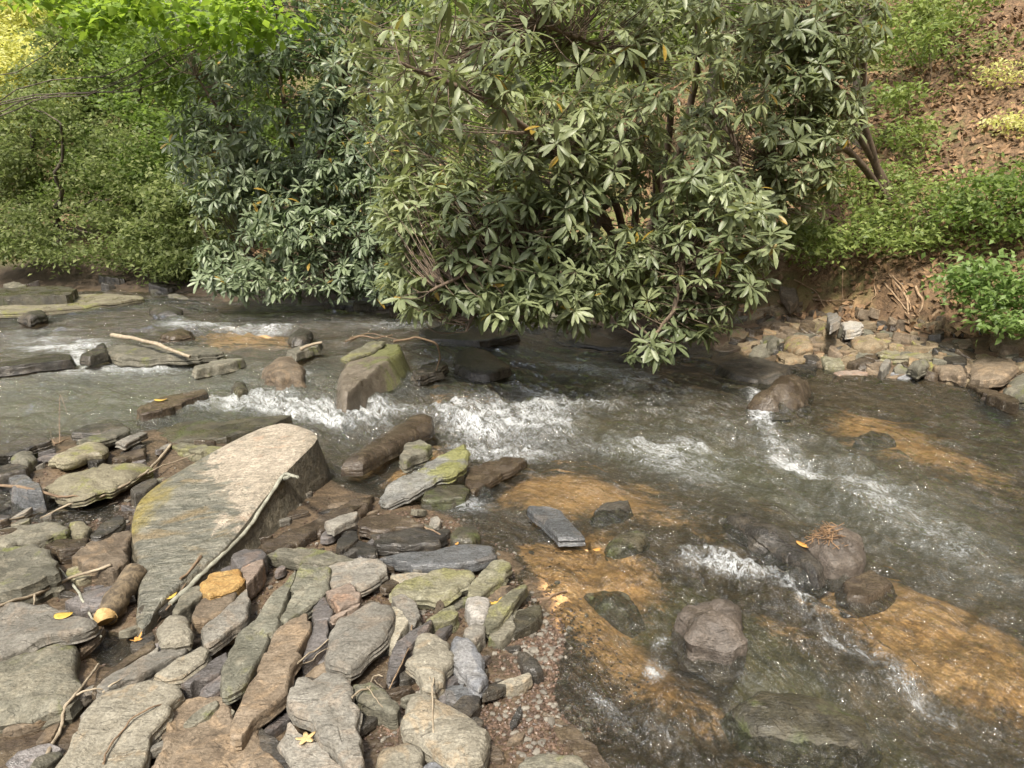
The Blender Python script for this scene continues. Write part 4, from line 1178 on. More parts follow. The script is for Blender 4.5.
stick('twig', 'twig', 'brownstick', [(180,582,.2),(195,566,.2),(203,556,.2),(185,590,.18),(166,612,.14)], .006, .003, 'dark rotten twig in the gap below the great boulder', [[(172,600,.16),(158,622,.13),(154,634,.1)]], 12)
stick('stick', 'stick', 'stick', [(112,335,.14),(130,338,.16),(150,342,.17),(170,349,.15),(190,357,.1)], .022, .012, 'bleached stick slanting out of the upper pool', [], 13)
stick('twig', 'twig', 'brownstick', [(-20,492,.16),(0,490,.16),(24,489,.16),(60,498,.16),(84,512,.13)], .008, .006, 'crooked brown twig at left beside the dark wet block', [[(60,498,.16),(74,497,.15),(92,503,.13)]], 14)
stick('driftwood_branch', 'branch', 'stick', [(300,349,.14),(312,345,.16),(322,343,.17)], .014, .01, 'short pale branch caught on the upstream rocks', [], 15)
stick('twig', 'twig', 'brownstick', [(394,342,.42),(415,337,.44),(437,343,.4),(440,358,.25),(436,370,.12)], .009, .005, 'bent twig hooked from the mossy midstream boulder into the water', [], 16)
stick('twig', 'twig', 'brownstick', [(346,342,.4),(360,336,.42),(378,338,.42),(392,335,.4)], .008, .005, 'tangled twig on top of the mossy midstream boulder', [[(350,338,.4),(372,333,.4),(398,340,.42)], [(360,336,.42),(348,344,.38)]], 17)
stick('twig', 'twig', 'brownstick', [(425,528,.18),(440,535,.18),(448,541,.16)], .004, .002, 'short twig on the black layers above the shiny slab', [], 18)
stick('twig', 'twig', 'brownstick', [(50,434,.16),(55,446,.2),(70,440,.18)], .006, .003, 'brown twig debris caught at the end of the black left ledge', [[(55,446,.2),(50,428,.24)], [(60,444,.18),(66,428,.24),(66,412,.34)]], 19)
stick('twig', 'twig', 'brownstick', [(538,602,.02),(552,598,.03),(566,593,.02)], .007, .003, 'dark twig lying on the orange sand', [], 20)

# broken log stub
A_, B_ = rest(137, 584, .05), rest(108, 632, .06)
D_ = (B_ - A_)
tt = np.linspace(0, 1, 18)
P_ = A_ + D_ * tt[:, None]
P_[:, 2] += .006 * vn(tt * 5, 0, 0, 4)
t_ = thing('broken_log', (A_ + B_) / 2 - np.array([0, 0, .05]), 'broken stub of barked log with an orange fresh end, by the dark pool', 'log')
og = np.array(t_.location)
mb = MB(); mb.tube(P_ - og, .042 * (1 + .16 * vn(tt * 9, 3, 0, 6)), 12)
mb.build('bark', M['log'], t_)
mb = MB(); e = D_ / np.linalg.norm(D_)
mb.tube(np.array([B_ - e * .004, B_ + e * .006, B_ + e * .014 + np.array([.006, 0, -.008])]) - og, [.040, .037, .030], 11)
mb.build('broken_end', M['logend'], t_)


def leaf_flat(name, mat, px, py, z, L, Wd, an, label, star=False, curl=.15):
    c = rest(px, py, .004) if z > .05 else at(px, py, z)
    n = 30
    th = np.linspace(0, 2 * np.pi, n, endpoint=False)
    if star:
        r = L * (.42 + .58 * np.abs(np.cos(th * 2.5)) ** 2.2)
        x, y = r * np.cos(th), r * np.sin(th) * Wd / L
    else:
        x, y = L * np.cos(th), Wd * np.sin(th) * (1 - .25 * np.cos(th))
    V = []
    for f in (1.0, .6, .25):
        zz = curl * L * ((x * f / L) ** 2 + .6 * vn(x * f * 20, y * f * 20, 0, 5))
        V.append(np.stack([x * f * math.cos(an) - y * f * math.sin(an), x * f * math.sin(an) + y * f * math.cos(an), zz + .004], -1))
    top = np.concatenate(V + [np.array([[0, 0, .004]])])
    V2 = np.concatenate([top, top - np.array([0, 0, .0015])])
    j = np.arange(n); k = (j + 1) % n
    q = np.concatenate([np.stack([j, k, n + k, n + j], -1), np.stack([n + j, n + k, 2 * n + k, 2 * n + j], -1)])
    tr = np.stack([2 * n + j, 2 * n + k, np.full(n, 3 * n)], -1)
    m = len(top)
    mb = MB(); mb.add(V2 + c, np.concatenate([q, q[:, ::-1] + m, np.stack([j, m + j, m + k, k], -1)]))
    mb.f3 += [tr, tr[:, ::-1] + m]
    o = mb.build(name, M[mat], origin=tuple(c))
    return tag(o, label, 'leaf')


leaf_flat('fallen_leaf', 'leaf_yellow', 64, 617, .185, .030, .021, .2, 'oval yellow leaf lying on the grey wedge slab at left')
leaf_flat('fallen_leaf', 'leaf_tan', 306, 740, .135, .030, .026, .7, 'pale star shaped leaf on the light grey slab at the bottom', True)
leaf_flat('fallen_leaf', 'leaf_orange', 137, 640, .12, .024, .018, 1.2, 'curled orange leaf at the edge of the dark pool', True, .5)
leaf_flat('fallen_leaf', 'leaf_orange', 457, 545, .135, .012, .006, 1.2, 'tiny orange leaf on the long shiny slab')
leaf_flat('fallen_leaf', 'leaf_orange', 806, 546, .17, .042, .022, -.3, 'orange leaf stuck to the debris topped boulder', False, .3)
leaf_flat('fallen_leaf', 'leaf_yellow', 161, 401, .10, .04, .02, .1, 'small yellow leaf on the long dark rock behind the washed ledge')
leaf_flat('fallen_leaf', 'leaf_yellow', 495, 603, .115, .03, .022, .5, 'pale yellow leaf beside the round whitish pebble', True, .3)
leaf_flat('fallen_leaf', 'leaf_yellow', 170, 598, .13, .026, .012, .6, 'dull yellow leaf in the gap below the great boulder', False, .3)
leaf_flat('fallen_leaf', 'leaf_orange', 597, 550, .01, .018, .012, .6, 'orange leaf in the shallows under the diamond slab')


# dry debris caught on the boulder
mb = MB()
for i in range(150):
    px, py = random.gauss(822, 9), random.gauss(534, 5)
    p = rest(px, py, .006)
    a_ = random.uniform(0, 6.28); l_ = random.uniform(.008, .035)
    d_ = np.array([math.cos(a_) * l_, math.sin(a_) * l_, random.uniform(-.008, .012)])
    mb.tube(np.array([p - d_, p + d_]), random.uniform(.001, .0025), 4, random.random())
tag(mb.build('plant_debris', M['litter']), 'clump of dry leaf crumbs caught on top of the boulder in the stream', 'debris', None, 'stuff')


# ------------------------------------------------------------------ foliage
def basis(d, up=None):
    d = d / (np.linalg.norm(d, axis=-1, keepdims=True) + 1e-9)
    r = RNG.normal(size=d.shape) if up is None else np.broadcast_to(up, d.shape)
    a = np.cross(d, r); a /= np.linalg.norm(a, axis=-1, keepdims=True) + 1e-9
    return d, a, np.cross(a, d)


def leaves_long(mb, base, direc, normal, L, Wd, droop, tint):
    """big leathery leaves: five rows of three points, folded on the midrib and bent down"""
    t = np.array([0, .12, .38, .68, .9, 1.0])
    w = np.array([.05, .32, .9, 1.0, .55, .03])
    n = len(base)
    d = direc / np.linalg.norm(direc, axis=1, keepdims=True)
    side = np.cross(d, normal); side /= np.linalg.norm(side, axis=1, keepdims=True) + 1e-9
    up = np.cross(side, d)
    L, Wd, droop = [np.asarray(v)[:, None, None] for v in (L, Wd, droop)]
    tt = t[None, :, None]
    mid = base[:, None] + d[:, None] * L * (tt - .12 * droop * tt ** 2) - up[:, None] * L * droop * tt ** 2
    wv = w[None, :, None] * Wd * .5
    e = side[:, None] * wv
    fold = up[:, None] * wv * .28
    V = np.stack([mid - e + fold, mid, mid + e + fold], 2)       # n,6,3,3
    V = V.reshape(-1, 3)
    f = []
    for r in range(5):
        for c in range(2):
            f.append((r * 3 + c, r * 3 + c + 1, (r + 1) * 3 + c + 1, (r + 1) * 3 + c))
    Fq = (np.array(f)[None] + 18 * np.arange(n)[:, None, None]).reshape(-1, 4)
    mb.add(V, Fq, np.repeat(tint, 18))


def leaves_small(mb, base, direc, normal, L, Wd, tint):
    n = len(base)
    d = direc / (np.linalg.norm(direc, axis=1, keepdims=True) + 1e-9)
    side = np.cross(d, normal); side /= np.linalg.norm(side, axis=1, keepdims=True) + 1e-9
    up = np.cross(side, d)
    L, Wd = np.asarray(L)[:, None], np.asarray(Wd)[:, None]
    b = base
    m1 = base + d * L * .45 - up * L * .02
    tp = base + d * L - up * L * .18
    V = np.stack([b, m1 - side * Wd * .5 + up * Wd * .12, tp, m1 + side * Wd * .5 + up * Wd * .12, m1], 1).reshape(-1, 3)
    f = np.array([(0, 4, 1), (4, 2, 1), (0, 3, 4), (4, 3, 2)])
    Fc = (f[None] + 5 * np.arange(n)[:, None, None]).reshape(-1, 3)
    mb.add(V, Fc, np.repeat(tint, 5))


def cloud(ells, n):
    """tips in soft ellipsoids given by direction, apparent half sizes and distance"""
    P, wgt = [], np.array([e[6] for e in ells], float)
    wgt /= wgt.sum()
    C0 = []
    for e, w in zip(ells, wgt):
        px, py, rx, ry, Y, rd, _ = e
        m = max(1, int(round(n * w)))
        u = RNG.normal(size=(m, 3)); u /= np.linalg.norm(u, axis=1, keepdims=True)
        u *= RNG.uniform(.25, 1, (m, 1)) ** .5
        c = atd(px, py, Y)
        k = Y / F
        P.append(c + u * np.array([rx * k, rd, ry * k]))
        C0.append(np.repeat(c[None], m, 0))
    return np.concatenate(P), np.concatenate(C0)


def rhododendron(label, base, limbs, ells, n, mat, leaf=(.095, .15), nl=(7, 11), sd=0, group='rhododendrons on the far bank', twigs=True, trunk_r=.045):
    base = np.asarray(base, float)
    t = thing('rhododendron', base, label, 'shrub', group)
    tips, ctr = cloud(ells, n)
    gz = T(tips[:, 0], tips[:, 1]) + .12
    tips = tips[tips[:, 2] > gz]
    # limbs
    mb = MB()
    nodes = []
    for L in limbs:
        b2 = base + np.array([RNG.uniform(-.25, .25), RNG.uniform(-.1, .1), 0])
        pts = np.array([b2] + [np.asarray(p) for p in L])
        tt = np.linspace(0, len(pts) - 1, len(pts) * 8)
        Q = np.stack([np.interp(tt, np.arange(len(pts)), pts[:, k]) for k in range(3)], -1)
        for _ in range(6): Q[1:-1] = .5 * Q[1:-1] + .25 * (Q[2:] + Q[:-2])
        for ax in range(3): Q[:, ax] += .05 * fbm(tt * 1.3, ax * 9.0 + sd, 0, sd, 3)
        mb.tube(Q - base, np.linspace(trunk_r, .010, len(Q)), 7)
        nodes.append(Q)
    nodes = np.concatenate(nodes)
    outd = np.zeros_like(tips)
    tw = MB()
    for i, p in enumerate(tips):
        dd = np.linalg.norm(nodes - p, axis=1) + .25 * np.maximum(0, nodes[:, 2] - p[2])
        j = int(np.argmin(dd))
        q0 = nodes[j]
        v = p - q0
        L = np.linalg.norm(v) + 1e-6
        midp = q0 + v * .55 + RNG.normal(size=3) * .10 * L + np.array([0, 0, -.08 * L])
        if twigs or i % 2 == 0:
            ts = np.linspace(0, 1, 6)[:, None]
            Q = (1 - ts) ** 2 * q0 + 2 * ts * (1 - ts) * midp + ts ** 2 * p
            tw.tube(Q - base, np.linspace(.0042 + .001 * min(2, L), .0022, 6), 4, cap=False)
        outd[i] = (p - midp) / L
    br = mb.build('branch', M['wood'], t)
    tw.build('twig', M['wood'], br)
    # whorls
    ax = outd * 1.0 + np.array([0, -.25, .75]) + RNG.normal(size=tips.shape) * .35
    ax /= np.linalg.norm(ax, axis=1, keepdims=True)
    B, Dn, Nn, Ls, Ws, Dr, Ti = [], [], [], [], [], [], []
    for p, a in zip(tips, ax):
        k = RNG.integers(nl[0], nl[1] + 1)
        az = np.arange(k) * 2 * np.pi / k + RNG.uniform(0, 6) + RNG.normal(size=k) * .25
        _, e1, e2 = basis(a[None])
        el = RNG.normal(.15 if RNG.uniform() < .7 else -.35, .32, k)
        dirv = (np.cos(az)[:, None] * e1 + np.sin(az)[:, None] * e2) * np.cos(el)[:, None] + a[None] * np.sin(el)[:, None]
        dirv[:, 2] -= .12
        s = RNG.uniform(.6, 1.2)
        B.append(p + dirv * .012 - a * RNG.uniform(0, .02, (k, 1))); Dn.append(dirv)
        nn_ = a[None] + RNG.normal(size=(k, 3)) * .18 + np.array([0, 0, .25])
        Nn.append(nn_)
        Ls.append(RNG.uniform(*leaf, k) * s); Dr.append(RNG.uniform(.05, .42, k))
        tint = np.clip(RNG.normal(.45, .16) + .38 * float(fbm(p[0] * .9, p[1] * .9, p[2] * .9, sd + 60, 2)) + RNG.normal(0, .12, k), 0, .94)  # slow noise paints sunlit yellow-green patches into the leaf tint
        tint[RNG.uniform(size=k) < .012] = 1.0
        Ti.append(tint)
    B, Dn, Nn, Ls, Dr, Ti = [np.concatenate(v) for v in (B, Dn, Nn, Ls, Dr, Ti)]
    lm = MB()
    leaves_long(lm, B - base, Dn, Nn, Ls, Ls * RNG.uniform(.22, .29, len(Ls)), Dr, Ti)
    lm.build('foliage', M[mat], t)
    return t


def bank_pt(px, Y, dz=0):
    p = atd(px, 300, Y)
    return np.array([p[0], p[1], Tz(p[0], p[1]) + dz])


# the great rhododendron leaning over the creek
cb = bank_pt(640, 8.6)
rhododendron('large rhododendron leaning from the bank low over midstream', cb,
             [[atd(640, 150, 7.2), atd(580, 200, 6.0), atd(500, 250, 5.2), atd(430, 290, 5.0)],
              [atd(660, 120, 7.0), atd(570, 165, 5.6), atd(490, 95, 4.7), atd(400, 60, 4.2)],
              [atd(690, 180, 7.0), atd(690, 240, 5.8), atd(680, 300, 5.4), atd(645, 345, 5.3)],
              [atd(680, 100, 7.3), atd(620, 60, 6.2), atd(540, 20, 5.6)],
              [atd(700, 100, 7.2), atd(730, 130, 6.4), atd(760, 220, 6.0)],
              [atd(700, 80, 7.3), atd(698, 20, 6.6), atd(700, -60, 6.2)],
              [atd(620, 190, 6.6), atd(560, 260, 5.6), atd(520, 325, 5.2)], [atd(610, 200, 6.6), atd(500, 275, 5.5), atd(470, 328, 5.3)], [atd(600, 210, 6.4), atd(590, 280, 5.6), atd(570, 330, 5.3)]],
             [(590, 200, 160, 100, 5.9, .7, 1.7), (710, 245, 65, 90, 5.6, .5, 1.5), (500, 245, 95, 62, 5.4, .5, 1.1), (520, 288, 80, 32, 5.2, .35, .6),
              (455, 55, 85, 60, 4.4, .3, .3), (560, 50, 140, 85, 5.7, .6, 1.1), (660, 90, 130, 95, 6.2, .6, 1.2), (440, 285, 50, 36, 5.6, .4, .55),
              (650, 347, 36, 12, 5.3, .12, .07), (430, 160, 55, 90, 6.3, .5, .7), (690, 315, 40, 24, 5.5, .25, .35), (640, -20, 190, 45, 5.8, .6, .7),
              (410, 230, 34, 90, 6.4, .5, .8), (440, 220, 60, 55, 5.6, .4, 1.0), (560, 150, 70, 60, 5.4, .4, .8), (560, 308, 110, 18, 5.5, .3, .5), (600, 270, 70, 35, 5.6, .4, .6), (390, 90, 50, 80, 7.0, .5, .6)],
             2300, 'rhodo', sd=3)
# the one to its left, farther off
lb = bank_pt(300, 10.2)
rhododendron('dense dark rhododendron on the far bank left of the midstream one', lb,
             [[atd(300, 200, 9.4), atd(240, 130, 8.6), atd(200, 80, 8.4)], [atd(310, 190, 9.4), atd(330, 110, 8.5), atd(360, 40, 8.2)],
              [atd(290, 210, 9.4), atd(250, 240, 8.6), atd(220, 270, 8.4)], [atd(320, 200, 9.4), atd(350, 230, 8.5), atd(380, 260, 8.2)],
              [atd(300, 190, 9.4), atd(280, 80, 8.8), atd(280, 0, 8.6)]],
             [(290, 110, 115, 90, 8.6, .7, 2.2), (220, 165, 50, 65, 8.5, .5, .9), (365, 150, 60, 100, 8.3, .5, 1.3), (220, 262, 30, 28, 8.4, .3, .35),
              (330, 272, 80, 26, 8.3, .4, .8), (250, 280, 40, 20, 8.2, .3, .35), (300, 190, 90, 35, 8.5, .5, .9), (290, 15, 140, 45, 8.8, .6, 1.1), (390, 255, 35, 50, 8.0, .4, .6), (305, 228, 70, 22, 8.2, .4, .6), (400, 170, 40, 80, 8.0, .5, .8)],
             2300, 'rhodo2', sd=9, twigs=False)
# the one right and behind
rb = bank_pt(880, 8.4)
rhododendron('tall loose rhododendron on the slope right of the midstream one', rb,
             [[atd(850, 120, 7.8), atd(830, 80, 7.2), atd(810, 20, 7.0)], [atd(850, 150, 7.8), atd(800, 150, 7.0), atd(770, 190, 6.8)],
              [atd(860, 110, 7.8), atd(860, 40, 7.4), atd(850, -30, 7.2)]],
             [(810, 60, 55, 65, 7.1, .5, 1.2), (800, 160, 45, 60, 6.9, .4, .9), (845, 25, 36, 45, 7.3, .4, .45), (760, 120, 70, 90, 6.9, .5, 1.2), (838, 115, 28, 30, 7.1, .3, .25), (760, 20, 70, 50, 7.0, .5, .8)],
             760, 'rhodo', sd=15)


def leafy(kind, label, cat, base, ells, n, per, leaf, mat, sd=0, group=None, trunk_r=.05, spread=.16, flat=.6, wood='bark', limbs=7, aspect=.5, top=None):
    """a small-leaved tree or shrub: trunk, limbs to each clump, sprays of leaves"""
    base = np.asarray(base, float)
    t = thing(kind, base, label, cat, group)
    n = int(n * 1.7)
    tips, ctr = cloud(ells, n)
    # clumps: pull tips towards a few clump centres so that gaps open between them
    nc = max(4, n // 9)
    cc = tips[RNG.choice(len(tips), min(nc, len(tips)), replace=False)]
    for i in range(len(tips)):
        j = np.argmin(((cc - tips[i]) ** 2).sum(1))
        tips[i] = tips[i] * .55 + cc[j] * .45
    tips = tips[tips[:, 2] > T(tips[:, 0], tips[:, 1]) + .03]
    mb = MB()
    crown_c = tips.mean(0)
    topz = tips[:, 2].max()
    if trunk_r > .012:
        tp = np.array([crown_c[0], crown_c[1], base[2] + .75 * (topz - base[2])]) if top is None else np.asarray(top, float)
        Q = wander(base - np.array([0, 0, .1]), tp, 16, .06, sd)
        mb.tube(Q - base, np.linspace(trunk_r, trunk_r * .3, 16) , 8)
    else:
        Q = np.repeat(base[None], 3, 0)
    for c in cc[:limbs]:
        j = int(np.clip(np.searchsorted(Q[:, 2], c[2] - .3 * np.linalg.norm(c[:2] - Q[:, :2].mean(0))), len(Q) // 4, len(Q) - 1)) if trunk_r > .012 else 0
        q0 = Q[j]
        L = np.linalg.norm(c - q0)
        Bq = wander(q0, c, 14, .035, sd + 3)
        mb.tube(Bq - base, np.linspace(max(.004, trunk_r * .22), .003, 14), 5, cap=False)
    mb.build('trunk' if trunk_r > .012 else 'stem', M[wood], t)
    k = per
    m = len(tips)
    dirs = RNG.normal(size=(m, 1, 3)) * np.array([1, 1, .35])
    dirs /= np.linalg.norm(dirs, axis=2, keepdims=True)
    along = RNG.uniform(-1, 1, (m, k, 1))
    cross = RNG.normal(size=(m, k, 3)) * np.array([1, 1, 1 - flat]) * .45
    P = (tips[:, None] + (dirs * along + cross) * spread).reshape(-1, 3)
    d = (RNG.normal(size=(m, k, 3)) * np.array([1, 1, .4]) + dirs * .8 + np.array([0, 0, -.25])).reshape(-1, 3)
    nrm = (RNG.normal(size=(m, k, 3)) * (.5) + np.array([0, -.15, 1.0])).reshape(-1, 3)
    L = RNG.uniform(leaf * .6, leaf * 1.2, len(P))
    cl = np.clip(RNG.normal(.45, .2, (m, 1)) + RNG.normal(0, .18, (m, k)), 0, 1).ravel() * .93
    lm = MB()
    leaves_small(lm, P - base, d, nrm, L, L * RNG.uniform(aspect * .8, aspect * 1.15, len(P)), cl)
    lm.build('crown' if trunk_r > .012 else 'foliage', M[mat], t)
    return t


# trees and bushes on the far left
leafy('maple_tree', 'lime green maple bough hanging in at the top left', 'tree', bank_pt(-190, 12.0),
      [(60, -5, 110, 32, 8.0, .6, 1.0), (190, 10, 110, 24, 7.6, .6, 1.0), (120, 40, 70, 18, 8.0, .5, .3), (230, 30, 45, 16, 7.6, .3, .3)], 130, 9, .115, 'lime', 21, trunk_r=.06, spread=.2, top=atd(-60, -90, 9.5), aspect=.7)
leafy('understory_tree', 'mid green small leaved tree behind the dark left rhododendron', 'tree', bank_pt(150, 14.5),
      [(140, 100, 90, 100, 13, .9, 1.5), (180, 170, 60, 60, 12.0, .7, 1.0), (110, 190, 70, 50, 12.5, .7, .7), (200, 60, 70, 50, 13, .8, .7)], 520, 22, .11, 'green_leaf', 22, trunk_r=.09, spread=.28)
leafy('understory_tree', 'taller grey green tree at the left edge over the bank', 'tree', bank_pt(20, 14.0),
      [(50, 150, 80, 60, 12.8, .9, 1.2), (70, 90, 50, 60, 13.2, .8, .8), (0, 190, 60, 45, 12.5, .7, .7)], 420, 22, .10, 'hemlock', 23, trunk_r=.09, spread=.26)
leafy('hemlock_shrub', 'low feathery bush hanging over the far left shore', 'shrub', bank_pt(70, 12.2),
      [(30, 150, 80, 80, 11.6, .8, 1.2), (130, 190, 60, 70, 11.2, .7, 1.0), (10, 235, 50, 30, 10.6, .4, .8), (150, 245, 40, 22, 10.7, .5, .5), (90, 255, 60, 14, 10.4, .4, .4)], 400, 22, .075, 'hemlock', 24, trunk_r=.05, spread=.28)
leafy('understory_shrub', 'dull green bush at the bank between the far left bush and dark rhododendron', 'shrub', bank_pt(190, 11.6),
      [(180, 225, 50, 40, 10.6, .5, 1), (180, 262, 50, 16, 10.2, .4, .6), (200, 190, 40, 40, 10.8, .5, .6)], 260, 20, .085, 'hemlock', 25, trunk_r=.04, spread=.2)
far = [('yellow sunlit tree far upstream at the very left edge', -30, 23, [(0, 60, 60, 80, 21, 1.5, 1), (30, 90, 34, 45, 20, 1.2, .8)], 'yellow_leaf'),
       ('yellow green tree beyond the taller grey green one', 90, 24, [(80, 40, 80, 80, 23, 1.5, 1), (120, 90, 60, 60, 23, 1.5, .6)], 'lime'),
       ('green tree in the wood behind the maple bough', 200, 21, [(190, 60, 90, 90, 20, 1.5, 1), (230, 120, 70, 60, 20, 1.5, .6)], 'green_leaf'),
       ('dark green tree in the wood behind the dark rhododendron', 340, 19, [(340, 60, 110, 100, 18, 1.5, 1), (380, 160, 70, 60, 17.5, 1.2, .6)], 'green_leaf'),
       ('bright green tree on the slope above the gap between rhododendrons', 430, 16, [(430, 120, 70, 100, 15, 1.2, 1), (440, 40, 70, 60, 15, 1.2, .6)], 'shrub_leaf'),
       ('green tree standing high behind the midstream rhododendron', 590, 15, [(590, 0, 120, 60, 14, 1.2, 1), (560, 60, 80, 60, 14, 1.2, .8), (700, 10, 80, 50, 14, 1, .6)], 'green_leaf'),
       ('pale green tree far off left of the creek bend', -140, 20, [(-120, 110, 90, 110, 19, 1.5, 1), (-60, 150, 60, 60, 18, 1.2, .6)], 'hemlock')]
for i, (lab, px, Y, el, mt) in enumerate(far):
    leafy('forest_tree', lab, 'tree', bank_pt(px, Y), el, 420, 22, .17, mt, 40 + i, 'trees in the wood beyond the bank', .12, .5)

# right bank shrubs
SHR = [('bushy light green shrub at the bank top right of the rhododendron', 840, 7.9, [(835, 222, 70, 38, 7.6, .45, 1), (805, 240, 40, 24, 7.4, .35, .5)], 105, .068, 'shrub_leaf'),
       ('green shrub in the middle of the right bank top', 920, 7.6, [(920, 208, 60, 38, 7.5, .45, 1), (895, 240, 45, 14, 7.2, .35, .5)], 90, .068, 'shrub_leaf'),
       ('darker green shrub at the right edge above the fresh one', 1000, 7.2, [(1000, 205, 55, 36, 6.9, .4, 1), (1030, 180, 50, 30, 7.0, .4, .5)], 95, .068, 'green_leaf'),
       ('fresh bright green shrub hanging over the right bank at the frame edge', 1000, 6.5, [(995, 280, 45, 26, 6.1, .3, 1), (1010, 315, 35, 18, 5.9, .25, .6), (960, 285, 20, 14, 6.1, .2, .3), (1045, 300, 40, 40, 5.9, .3, .6)], 85, .075, 'fresh_leaf'),
       ('pale yellow green low shrub on the slope above the right bank', 870, 9.0, [(870, 180, 60, 16, 8.6, .4, 1), (930, 165, 50, 14, 8.8, .4, .7)], 60, .07, 'shrub_leaf'),
       ('yellow leaved shrub at the right edge of the slope', 1010, 9.0, [(1010, 130, 30, 24, 8.6, .4, 1), (1000, 75, 26, 14, 9.4, .4, .6)], 36, .06, 'yellow_leaf'),
       ('light green shrub high on the slope beside the tall rhododendron', 900, 11.0, [(890, 75, 50, 50, 10.5, .6, 1), (930, 40, 40, 30, 11, .6, .6)], 85, .07, 'green_leaf'),
       ('green bush at the top of the frame on the slope', 930, 12.5, [(910, 10, 60, 30, 12, .7, 1)], 60, .08, 'shrub_leaf'),
       ('yellow green shrub seen behind the midstream rhododendron', 640, 10.5, [(600, 60, 80, 50, 10, .6, 1), (680, 40, 60, 40, 10, .6, .7)], 200, .07, 'shrub_leaf'),
       ('green shrub low behind the midstream rhododendron', 480, 10.0, [(470, 130, 60, 60, 9.6, .5, 1), (520, 170, 50, 50, 9.4, .5, .6)], 220, .07, 'shrub_leaf'),
       ('leafy green shrub at the top edge right of the trunk on the slope', 900, 10.0, [(905, 30, 45, 34, 9.6, .5, 1), (950, 10, 40, 20, 9.8, .5, .6)], 50, .085, 'shrub_leaf'),
       ('scattered pale green shrub on the slope below the top edge shrub', 900, 9.4, [(880, 120, 40, 34, 9.0, .5, 1), (925, 100, 30, 24, 9.2, .4, .4)], 40, .08, 'shrub_leaf'),
       ('small green plant on the bank face under the dark rhododendron', 170, 10.9, [(175, 280, 40, 8, 10.6, .3, 1)], 70, .045, 'green_leaf')]
for i, (lab, px, Y, el, n, lf, mt) in enumerate(SHR):
    leafy('bank_shrub', lab, 'shrub', bank_pt(px, Y), el, n, 16, lf, mt, 60 + i, 'shrubs on the far bank', .011, .19, wood='wood', limbs=9)

# trunks on the slope
def trunk_tree(px, Y, r, lean, label, sd):
    b = bank_pt(px, Y, -.15)
    t = thing('slope_tree', b, label, 'tree', 'bare trunks on the slope')
    mb = MB()
    Q = wander(b, b + np.array([lean, .2, 7.5]), 26, .03, sd)
    mb.tube(Q - b, np.linspace(r * 1.5, r * 1.02, 26) * np.concatenate([[1.5, 1.2], np.ones(24)]), 12)
    for k in range(9):
        q0 = Q[15 + k]; a = RNG.uniform(0, 6.28)
        e = q0 + np.array([math.cos(a) * 1.6, math.sin(a) * 1.6, .8])
        mb.tube(wander(q0, e, 9, .1, sd + k) - b, np.linspace(r * .35, .008, 9), 5)
    mb.build('trunk', M['bark'], t)
    tips = Q[18] + RNG.normal(size=(170, 3)) * np.array([1.4, 1.4, .8]) + np.array([0, 0, 1.4])
    lm = MB()
    P = (tips[:, None] + RNG.normal(size=(170, 12, 3)) * .22).reshape(-1, 3)
    leaves_small(lm, P - b, RNG.normal(size=P.shape), RNG.normal(size=P.shape) * .5 + np.array([0, 0, 1]), RNG.uniform(.06, .12, len(P)), RNG.uniform(.04, .07, len(P)), RNG.uniform(0, .9, len(P)))
    lm.build('crown', M['green_leaf'], t)


trunk_tree(848, 9.6, .055, -1.3, 'dark trunk beside the tall loose rhododendron on the slope', 71)
trunk_tree(697, 10.5, .05, -.1, 'slim dark sapling trunk above the midstream rhododendron', 72)

# exposed roots on the right bank
ROOTS = [([(890, 275, 6.9), (905, 295, 6.75), (908, 315, 6.6), (912, 330, 6.5)], .012, 'pale root hanging straight down the middle of the right bank face'),
         ([(884, 282, 6.95), (898, 300, 6.75), (908, 312, 6.6)], .009, 'thin pale root slanting to the straight hanging one'),
         ([(893, 275, 7.0), (908, 292, 6.85), (911, 310, 6.7)], .008, 'thin root beside the straight hanging root'),
         ([(915, 285, 6.9), (924, 301, 6.75), (918, 316, 6.65), (905, 313, 6.6)], .012, 'hooked root curling under the hollow of the right bank'),
         ([(940, 310, 6.6), (930, 318, 6.5), (930, 327, 6.45), (936, 333, 6.4)], .016, 'thick pale root bent like an elbow above the rubble'),
         ([(842, 270, 7.1), (842, 300, 6.9)], .007, 'single short upright root at the left of the bank hollow'),
         ([(812, 298, 7.0), (830, 302, 6.9), (852, 300, 6.9), (868, 312, 6.8)], .008, 'long level root across the orange dirt'),
         ([(876, 272, 7.0), (875, 290, 6.9), (873, 302, 6.8)], .007, 'short root left of the slanting pale one'),
         ([(925, 322, 6.5), (950, 333, 6.35), (970, 334, 6.3)], .007, 'low root running right towards the fresh green shrub'),
         ([(795, 280, 7.2), (815, 290, 7.0), (826, 308, 6.9)], .008, 'root slanting down beside the upright brown stone')]
for i, (pts, r, lab) in enumerate(ROOTS):
    P = np.array([atd(*p) for p in pts])
    # let them lie on the bank face
    for j in range(len(P)):
        d = ray(*pts[j][:2]); t = pts[j][2] / d[1]
        for _ in range(60):
            p = d * t + np.array([0, 0, CAM_H]); t += (p[2] - Tz(p[0], p[1]) - .02) * .5
        P[j] = d * t + np.array([0, 0, CAM_H])
    tq = np.linspace(0, len(P) - 1, 8 * (len(P) - 1) + 1)
    Q = np.stack([np.interp(tq, np.arange(len(P)), P[:, k]) for k in range(3)], -1)
    for _ in range(2): Q[1:-1] = .5 * Q[1:-1] + .25 * (Q[2:] + Q[:-2])
    for ax in range(3): Q[:, ax] += .012 * fbm(tq * 1.6, ax * 5.0, 0, 90 + i, 3)
    mb = MB(); mb.tube(Q, np.linspace(r * 1.15, r * .5, len(Q)), 7)
    tag(mb.build('exposed_root', M['root'], origin=tuple(Q[0])), lab, 'root', 'exposed roots on the right bank')

